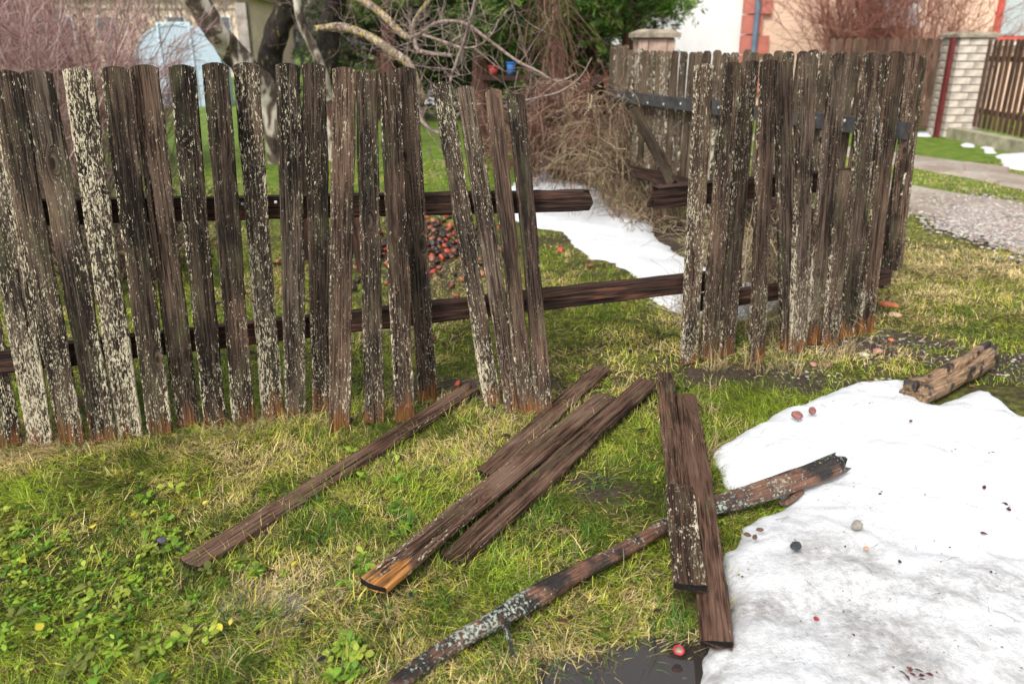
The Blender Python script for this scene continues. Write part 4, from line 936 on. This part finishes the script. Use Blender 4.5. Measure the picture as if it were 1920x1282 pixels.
# ------------------------------------------------------------------ conifers
def conifer(name, label, base, h, r, n, seed, cols, trunk_r=.16, clear=0.2, lean=0.0, group=None):
    global RNG
    RNG = np.random.default_rng(seed); root = thing(name, label, 'tree', base, group); bs = np.array(base)
    pt = [bs+np.array([lean*t*h, 0, t*h]) for t in np.linspace(-.02, 1, 12)]
    o = round_wood('trunk', pt, np.linspace(trunk_r, .03, 12), 10, seed, M_bark, .12); o.parent = root; o.matrix_parent_inverse = Matrix.Translation(-Vector(base))
    nb = 90; zb = RNG.uniform(clear, .98, nb); a = RNG.uniform(0, 6.28, nb); rad = r*(1-zb*.75)*RNG.uniform(.6, 1.15, nb)
    b = bs+np.stack([lean*zb*h, zb*0, zb*h], 1); d = np.stack([np.cos(a), np.sin(a), RNG.uniform(-.1, .45, nb)], 1)
    p = grow(b, d, rad, 7, np.array([[0, 0, -.35]]), .06)
    V, Q = tubes(p, np.full(nb, .035), np.full(nb, .008), 4); o = np_mesh('limbs', V, Q, None, np.tile(np.array([(.06, .035, .025)]), (len(V), 1)), M_dead, root); o.matrix_parent_inverse = Matrix.Translation(-Vector(base)); o['kind'] = 'stuff'
    ij = RNG.integers(0, nb, n); f = RNG.beta(2.2, 1.2, n)*7; k0 = np.minimum(f.astype(int), 6); fr = (f-k0)[:, None]
    c = p[ij, k0]*(1-fr)+p[ij, k0+1]*fr+RNG.normal(0, 1, (n, 3))*np.array([.17, .17, .12])
    # spray = fan of needles-tufts
    per = 9; C = np.repeat(c, per, 0)+RNG.normal(0, .03, (n*per, 3)); dn = np.repeat(RNG.normal(0, 1, (n, 3))+np.array([0, 0, .3]), per, 0)+RNG.normal(0, .55, (n*per, 3))
    pts = grow(C, dn, RNG.uniform(.05, .13, n*per), 2, np.array([[0, 0, -.2]]))
    sd_ = RNG.normal(0, 1, (n*per, 3)); sd_ /= np.linalg.norm(sd_, axis=1, keepdims=True)
    V, Q, T, m = ribbons(pts, sd_, RNG.uniform(.012, .028, n*per), [1, .8, 0]); cc = np.array(cols)[RNG.integers(0, len(cols), n)]*RNG.uniform(.7, 1.3, (n, 1))
    o = np_mesh('crown', V, Q, T, np.repeat(cc, per*m, 0), M_needle, root); o.matrix_parent_inverse = Matrix.Translation(-Vector(base)); o['kind'] = 'stuff'
    return root
M_bark = bark('reddish conifer bark', [(.35, (.03, .015, .01)), (.55, (.12, .055, .04)), (.75, (.25, .12, .09))], (20, 20, 5))
GC = [(.04, .09, .012), (.085, .15, .02), (.02, .045, .008), (.15, .21, .04), (.03, .06, .01)]
conifer('conifer_tree', 'dark green conifer with hanging sprays behind the apple tree branches', (-.45, 12.2, 0), 5.2, 1.9, 5200, 1001, GC, .15, .24)
conifer('conifer_tree', 'green pine with reddish trunk at the middle of the garden edge', (.62, 11.6, 0), 5.4, 1.7, 4600, 1002, GC, .13, .26)
conifer('conifer_tree', 'bright green conifer nearest the pale house wall', (1.72, 12.6, 0), 5.0, 1.45, 4800, 1003, [(.07, .15, .015), (.12, .22, .03), (.05, .1, .012), (.2, .27, .06)], .14, .30)
conifer('conifer_tree', 'olive conifer behind the dark apple limbs', (-2.0, 14.0, 0), 5.6, 1.6, 3200, 1004, [(.06, .09, .02), (.1, .13, .03)], .16, .3)
conifer('conifer_tree', 'dark low conifer filling the gap behind the brown hedge', (1.3, 14.2, 0), 3.4, 1.9, 4200, 1005, [(.02, .045, .01), (.04, .075, .015)], .16, .06)
conifer('conifer_tree', 'dark low conifer behind the middle pickets', (-.7, 15.4, 0), 2.7, 1.7, 3000, 1006, [(.03, .055, .015), (.05, .085, .02)], .16, .06)

conifer('conifer_tree', 'dark bushy evergreen filling the space behind the apple trunks', (-2.3, 15.0, 0), 3.6, 2.0, 4200, 1007, [(.015, .03, .008), (.03, .05, .012), (.06, .08, .02)], .16, .05)
# ------------------------------------------------------------------ dead vine hedge and tall dead grass
def dead_mass(name, regs, kind='stuff', seed=5):
    global RNG
    RNG = np.random.default_rng(seed); acc = Acc()
    for (x0, x1, y0, y1, z0, z1, n, L0, L1, dz, bz, cols, r, wig) in regs:
        b = np.stack([RNG.uniform(x0, x1, n), RNG.uniform(y0, y1, n), RNG.uniform(z0, z1, n)], 1)
        d = RNG.normal(0, .5, (n, 3)); d[:, 2] += dz; p = grow(b, d, RNG.uniform(L0, L1, n), 6, np.array([[0, 0, bz]]), wig)
        p[..., 2] = np.maximum(p[..., 2], .01)
        V, Q = tubes(p, np.full(n, r), np.full(n, r*.5), 3); acc.add(V, Q, None, np.repeat(np.array(cols)[RNG.integers(0, len(cols), n)]*RNG.uniform(.6, 1.3, (n, 1)), 21, 0))
    return tag(acc.build(name, M_dead), kind=kind)
BV = [(.20, .11, .08), (.13, .065, .045), (.28, .17, .12), (.07, .035, .025)]; TV = [(.42, .33, .20), (.33, .25, .15), (.25, .18, .1), (.5, .41, .27)]; RV = [(.14, .045, .03), (.2, .07, .045), (.08, .03, .02)]
dead_mass('dead_vine_hedge', [(.15, 1.05, 7.3, 8.5, 5e-1, .98, 1250, .2, .6, -.7, -1.2, BV, .004, .25), (.15, 1.0, 7.4, 8.6, 0, .4, 600, .3, .8, .8, -.2, BV, .004, .22), (.62, 1.05, 6.6, 7.4, .55, 1.0, 800, .1, .3, .1, -.6, RV, .004, .4), (-.3, .5, 8.4, 10, 0, .4, 500, .2, .5, .4, -.5, BV, .005, .3)], seed=51)
dead_mass('tall_dead_grass', [(.75, 1.15, 6.0, 7.0, 0, .15, 420, .35, .85, 1.5, -1.1, TV, .0026, .16), (.35, 1.1, 6.1, 7.8, .25, .98, 620, .2, .6, -.2, -1.2, TV+BV, .0028, .3), (.28, .55, 9.2, 9.6, 1.1, 2.4, 110, .4, 1.2, -1.2, -.5, BV, .006, .15), (.55, .85, 5.9, 6.5, .3, 1.0, 420, .15, .45, -.3, -1.0, BV+TV, .0025, .3), (.8, 1.3, 5.6, 7.2, 0, .1, 500, .1, .4, .8, -.8, BV+TV, .0028, .3), (1.15, 1.7, 3.95, 5.2, 0, .1, 420, .15, .55, .9, -1.0, TV, .0025, .2), (.8, 1.5, 3.5, 4.0, 0, .05, 260, .1, .35, .7, -1.1, TV, .0018, .2)], seed=52)

# ------------------------------------------------------------------ far garden: polytunnel, barn, bits
def box(name, x0, x1, y0, y1, z0, z1, mat, parent=None):
    V = [(x, y, z) for x in (0, x1-x0) for y in (0, y1-y0) for z in (0, z1-z0)]
    Fs = [(0, 1, 3, 2), (4, 6, 7, 5), (0, 4, 5, 1), (2, 3, 7, 6), (0, 2, 6, 4), (1, 5, 7, 3)]
    return py_mesh(name, V, Fs, mat, parent, Matrix.Translation((x0, y0, z0)))
M_film = simple('cloudy greenhouse film', (.33, .41, .48), .3, 3, .12, .1, .6)
M_filmd = simple('white greenhouse frame', (.65, .66, .66), .5); M_hoop = simple('greenhouse hoop', (.45, .56, .66), .5)
tx0, tx1 = P(252, 100, 18).x, P(412, 100, 18).x; tc = (tx0+tx1)/2; tr = (tx1-tx0)/2
tun = thing('polytunnel', 'pale blue rounded polytunnel greenhouse in the far garden', 'greenhouse', (tc, 18, 0))
K = 16; arc = [(tr*math.cos(math.pi*k/K), max(0, math.sin(math.pi*k/K))**.8*.85+.78) for k in range(K+1)]; arc = [(tr, 0)]+arc+[(-tr, 0)]
V = [(tc+x, 18+y, z) for y in (0, .5) for x, z in arc]; m = len(arc)
py_mesh('film_cover', V, [(k, k+1, m+k+1, m+k) for k in range(m-1)]+[tuple(range(m))[::-1], tuple(m+k for k in range(m))], M_film, tun, smooth=False)
for y in (-.02, .5):
    p = np.array([[(tc+x*1.01, 18+y, z*1.01) for x, z in arc]]); V, Q = tubes(p, [.012], [.012], 5); o = np_mesh('hoop', V, Q, None, None, M_hoop, tun); o.matrix_parent_inverse = Matrix.Translation(-Vector(tun.location))
box('door_frame', tc-.35, tc-.31, 17.96, 17.99, 0, 1.7, M_hoop, tun); box('door_frame', tc+.31, tc+.35, 17.96, 17.99, 0, 1.7, M_hoop, tun); box('door_lintel', tc-.31, tc+.31, 17.96, 17.99, 1.66, 1.7, M_hoop, tun)
M_barn = simple('beige rendered wall', (.62, .48, .36), .85, 1.2, .15); M_roofg = simple('weathered brown roof', (.16, .11, .09), .8, 2)
M_glass = Nt('dark window glass').out((.08, .10, .12), .08, spec=.6)
bx0, bx1 = P(120, 60, 34).x, P(452, 60, 34).x
barn = thing('barn', 'beige farm building far behind the polytunnel', 'building', (bx0, 34, 0))
box('wall', bx0, bx1, 34, 42, 0, 3.0, M_barn, barn)
py_mesh('roof', [(bx0-.4, 33.6, 2.95), (bx1+.4, 33.6, 2.95), (bx1+.4, 38, 5.2), (bx0-.4, 38, 5.2), (bx0-.4, 42.4, 2.95), (bx1+.4, 42.4, 2.95)], [(0, 1, 2, 3), (3, 2, 5, 4), (0, 3, 4), (1, 5, 2)], M_roofg, barn)
for u in (415, 330, 200, 120):
    xx = P(u, 40, 34).x; f = box('window', xx-.4, xx+.4, 33.93, 33.99, 1.3, 2.3, M_filmd, barn); box('pane', xx-.33, xx+.33, 33.91, 33.925, 1.37, 2.23, M_glass, f)
box('cornice', bx0-.1, bx1+.1, 33.9, 33.995, 2.55, 2.7, simple('pale cornice', (.6, .5, .4)), barn)
o = beam('weathered_post', (P(459, 60, 13).x, 13, 0), (P(455, 28, 13).x, 13, 1.85), .16, .16, 44, simple('silver grey post wood', (.30, .26, .23), .8, 8, .4), None, n=14, rough=.004); tag(o, 'silver grey upright post seen just right of the leaning trunk', 'post')
# coloured garden bits
tub = thing('plastic_tub', 'small blue plastic tub under the conifers', 'tub', (P(958, 118, 10.4).x, 10.4, .92))
def lathe(name, c, prof, mat, parent, K=16):
    V = [(r*math.cos(6.283*k/K), r*math.sin(6.283*k/K), z) for r, z in prof for k in range(K)]; m = len(prof)
    return py_mesh(name, V, [(a*K+k, a*K+(k+1) % K, (a+1)*K+(k+1) % K, (a+1)*K+k) for a in range(m-1) for k in range(K)]+[tuple(range(K))[::-1]], mat, parent, Matrix.Translation(c), smooth=True)
BL = stone_mat('blue plastic', (.02, .12, .34)); RD = stone_mat('red plastic toy', (.28, .04, .03)); tb = tub.location
lathe('body', tb, [(.04, 0), (.055, .15), (.05, .15), (.036, .01)], BL, tub); lathe('rim', tb+Vector((0, 0, .14)), [(.055, 0), (.062, 0), (.062, .015), (.055, .015)], BL, tub)
stand = thing('garden_table', 'low wooden garden bench holding coloured tubs under the conifers', 'table', (P(945, 118, 10.4).x, 10.4, 0)); sx0 = stand.location.x
box('tabletop', sx0-.3, sx0+.35, 10.2, 10.65, .87, .915, M_rail, stand)
for q, (dx, dy) in enumerate(((-.25, 10.24), (.27, 10.24), (-.25, 10.58), (.27, 10.58))): box('leg', sx0+dx, sx0+dx+.05, dy, dy+.05, 0, .87, M_rail, stand)
rt = thing('plastic_tub', 'small red plastic tub beside the blue one under the conifers', 'tub', (P(925, 124, 10.4).x, 10.4, .92)); lathe('body', rt.location, [(.045, 0), (.06, .11), (.055, .11), (.04, .01)], RD, rt); lathe('rim', rt.location+Vector((0, 0, .10)), [(.06, 0), (.07, 0), (.07, .015), (.06, .015)], RD, rt)
# ---- stone gate pier behind the side fence
def pier(label, cx, cy, wd, h, courses, per, mat, mortar, capm, rounded=.02, split=True, name='gate_pier', face=0):
    root = thing(name, label, 'pillar', (cx, cy, 0)); box('core', cx-wd/2+.015, cx+wd/2-.015, cy-wd/2+.015, cy+wd/2-.015, 0, h-.02, mortar, root)
    ch = (h-.06)/courses; r = random.Random(int(cx*100)); tmpl = {}
    def brk(lx, ly, x, y, z, nm):
        key = (round(lx, 3), round(ly, 3))
        if key not in tmpl:
            a, b, c, e = lx/2, ly/2, (ch-.012)/2, .008
            V = [(sx*(a-ex), sy*(b-ey), sz*(c-ez)) for sx in (-1, 1) for sy in (-1, 1) for sz in (-1, 1) for ex, ey, ez in ((e, 0, 0),)]
            V = [(-a, -b, -c+e), (a, -b, -c+e), (a, b, -c+e), (-a, b, -c+e), (-a, -b, c-e), (a, -b, c-e), (a, b, c-e), (-a, b, c-e), (-a+e, -b+e, c), (a-e, -b+e, c), (a-e, b-e, c), (-a+e, b-e, c), (-a+e, -b+e, -c), (a-e, -b+e, -c), (a-e, b-e, -c), (-a+e, b-e, -c)]
            Fs = [(0, 1, 5, 4), (1, 2, 6, 5), (2, 3, 7, 6), (3, 0, 4, 7), (4, 5, 9, 8), (5, 6, 10, 9), (6, 7, 11, 10), (7, 4, 8, 11), (8, 9, 10, 11), (1, 0, 12, 13), (2, 1, 13, 14), (3, 2, 14, 15), (0, 3, 15, 12), (15, 14, 13, 12)]
            me = bpy.data.meshes.new(nm); me.from_pydata(V, [], Fs); me.update(); me.materials.append(mat); tmpl[key] = me
        place(nm, tmpl[key], root, Matrix.Translation((x+r.uniform(-.003, .003), y+r.uniform(-.004, .004), z)) @ Matrix.Rotation(r.uniform(-.01, .01), 4, 'Z'))
    for c in range(courses):
        z = .0+ch*(c+.5)
        cut = [0, .5, 1] if c % 2 else [0, .28, .78, 1] if per == 2 else [0, 1/3, 2/3, 1]
        for sy in (-1, 1):
            for k in range(len(cut)-1):
                lx = (cut[k+1]-cut[k])*wd-.012; brk(lx, .08, cx-wd/2+(cut[k]+cut[k+1])/2*wd, cy+sy*(wd/2-.04), z, 'brick')
        for sx in (-1, 1): brk(.08, wd-.18, cx+sx*(wd/2-.04), cy, z, 'brick')
    a = wd/2+.04; V = [(-a, -a, 0), (a, -a, 0), (a, a, 0), (-a, a, 0), (-a, -a, .04), (a, -a, .04), (a, a, .04), (-a, a, .04), (-a+.08, -a+.08, .075), (a-.08, -a+.08, .075), (a-.08, a-.08, .075), (-a+.08, a-.08, .075)]
    py_mesh('coping', V, [(3, 2, 1, 0), (0, 1, 5, 4), (1, 2, 6, 5), (2, 3, 7, 6), (3, 0, 4, 7), (4, 5, 9, 8), (5, 6, 10, 9), (6, 7, 11, 10), (7, 4, 8, 11), (8, 9, 10, 11)], capm, root, Matrix.Translation((cx, cy, h-.055)))
    return root
M_mort = simple('grey mortar', (.25, .22, .2), .9); M_sandst = simple('brown sandstone', (.33, .23, .18), .85, 12, .4); M_capg = simple('mossy coping', (.24, .20, .15), .85, 10, .5)
M_wbrick = simple('white silicate brick', (.47, .41, .35), .85, 7, .45)
pier('brown stone gate pier behind the side fence', P(1232, 90, 8.2).x, 8.4, .36, 1.40, 9, 2, M_sandst, M_mort, M_capg)
pier('white brick gate pier with mossy coping by the far road', 6.52, 12.2, .52, 1.42, 13, 2, M_wbrick, M_mort, M_capg)
# ---- far fences
def far_fence(label, a, b, n, z0, hgt, wd, name='picket_fence', group=None):
    root = thing(name, label, 'picket fence', a); a = Vector(a); b = Vector(b); d = (b-a).normalized(); nrm = Vector((-d.y, d.x, 0))
    if nrm.dot(Vector((0, 0, 0))-a) < 0: nrm = -nrm
    me = board_mesh('picket', hgt-z0, wd, .022, 900, top='round', n=8, lo=True); me.materials.append(M_farwood)
    for k in range(n):
        p = a+(b-a)*(k+.5)/n; p.z = z0
        o = place('picket', me, root, frame(p+nrm*.03, Vector((random.uniform(-.012, .012), random.uniform(-.012, .012), 1)), nrm.cross(Vector((0, 0, 1))))); o['paint'] = random.uniform(.2, .5); o['warm'] = random.uniform(.2, 1.)
    for z in (z0+.22, hgt-.25): beam('rail', a-nrm*.012+Vector((0, 0, z)), b-nrm*.012+Vector((0, 0, z)), .07, .04, 77, M_rail, root, rough=.001, n=6)
    return root
far_fence('far brown picket fence to the left of the white brick pier', (4.75, 12.8, 0), (6.22, 12.35, 0), 14, .10, 1.36, .09)
far_fence('far brown picket fence on a concrete plinth right of the white brick pier', (6.66, 11.9, 0), (6.15, 6.6, 0), 35, .17, 1.34, .09)
pl = box('plinth_wall', 6.5, 6.72, 6.6, 11.92, 0, .15, simple('mossy concrete plinth', (.30, .28, .19), .9, 6, .4)); pl.location.x = 6.30; tag(pl, 'low mossy concrete plinth under the far right fence', 'wall')
o = box('gate_post', 6.16, 6.21, 11.95, 12.03, 0, 1.36, simple('dark red painted post', (.12, .02, .02), .6)); tag(o, 'dark red painted gate post beside the white brick pier', 'post')
# ---- houses
def render_mat(name, col, patch):
    t = Nt(name); o = t.obj(); n = t.noise(o, .9, 6, .6); c = t.ramp(t.noise(o, 3, 5), [(.3, tuple(x*.88 for x in col)), (.7, col)]); c = t.mix(t.step(n, .60, .64), c, patch); return t.out(c, .85, t.noise(o, 12, 4), .25, .01, .2)
M_peach = render_mat('peach render', (.80, .56, .42), (.45, .38, .31)); M_white = render_mat('white grey render', (.84, .83, .83), (.70, .69, .71)); M_quoin = simple('red painted quoin', (.50, .17, .13), .7, 5, .15); M_pipe = simple('blue grey drainpipe', (.14, .19, .26), .45, 6, .2)
M_win = Nt('bright reflecting window').out((.42, .47, .48), .1, spec=.8); M_redtrim = simple('red window surround', (.55, .09, .07), .6)
hx = P(1401, 50, 16.5).x; house = thing('house', 'peach rendered house with red quoins and a blue grey drainpipe', 'house', (hx, 16.5, 0))
box('wall', hx, 14, 16.5, 25, 0, 6.0, M_peach, house)
py_mesh('roof', [(hx-.5, 16, 5.9), (14.5, 16, 5.9), (14.5, 20.7, 8.6), (hx-.5, 20.7, 8.6), (hx-.5, 25.5, 5.9), (14.5, 25.5, 5.9)], [(0, 1, 2, 3), (3, 2, 5, 4), (0, 3, 4), (1, 5, 2)], M_roofg, house)
for k in range(17):
    ww = .42 if k % 2 else .26; box('quoin', hx-.12, hx+ww, 16.40, 16.497, k*.36+.01, k*.36+.345, M_quoin, house)
dp = np.array([[(hx+.12, 16.33, 0), (hx+.12, 16.33, 3), (hx+.12, 16.33, 6)]]); V, Q = tubes(dp, [.055], [.055], 10); o = np_mesh('drainpipe', V, Q, None, None, M_pipe, house, True); o.matrix_parent_inverse = Matrix.Translation(-Vector(house.location))
def window(u0, u1, z0, z1, trim):
    x0, x1 = P(u0, 50, 16.5).x, P(u1, 50, 16.5).x; f = box('window', x0-.1, x1+.1, 16.42, 16.495, z0-.1, z1+.1, trim, house)
    box('pane', x0, (x0+x1)/2-.03, 16.40, 16.418, z0, z1, M_win, f); box('pane', (x0+x1)/2+.03, x1, 16.40, 16.418, z0, z1, M_win, f); box('sill', x0-.14, x1+.14, 16.28, 16.415, z0-.17, z0-.103, M_filmd, house)
window(1872, 1985, 1.42, 3.0, M_redtrim); window(1640, 1705, 1.75, 3.2, M_filmd)
wx0 = P(1262, 50, 16.7).x; wh = thing('house', 'plain grey white house wall behind the bright conifer', 'house', (wx0, 16.7, 0)); box('wall', wx0, hx-.004, 16.7, 27, 0, 6.5, M_white, wh)
py_mesh('roof', [(wx0-.4, 16.3, 6.45), (hx-.6, 16.3, 6.45), (hx-.6, 21, 9), (wx0-.4, 21, 9), (wx0-.4, 27.4, 6.45), (hx-.6, 27.4, 6.45)], [(0, 1, 2, 3), (3, 2, 5, 4), (0, 3, 4), (1, 5, 2)], M_roofg, wh)
xx = P(1335, 20, 16.7).x; f = box('window', xx-.35, xx+.35, 16.63, 16.69, 3.6, 4.8, M_filmd, wh); box('pane', xx-.3, xx+.3, 16.61, 16.625, 3.66, 4.74, M_win, f)
# ---- far treeline
RNG = np.random.default_rng(77)
regs = []
dead_mass('distant_bare_trees', [(-34, 8, 42, 52, 0, 4, 5200, 2.0, 6.0, 1.6, .1, [(.22, .19, .16), (.3, .26, .22), (.15, .13, .1)], .035, .18), (-16, -9, 24, 30, 0, 2.5, 700, .8, 2.4, 1.2, 0, [(.28, .22, .18), (.2, .16, .12)], .014, .2), (8, 50, 45, 60, 0, 5, 2500, 2, 6, 1.6, .1, [(.22, .19, .16), (.15, .13, .1)], .04, .18)], seed=53)
print('TRIS', sum(sum(len(p.vertices)-2 for p in o.data.polygons) if len(o.data.polygons) < 2000 else len(o.data.polygons)*2 for o in bpy.data.objects if o.type == 'MESH'))
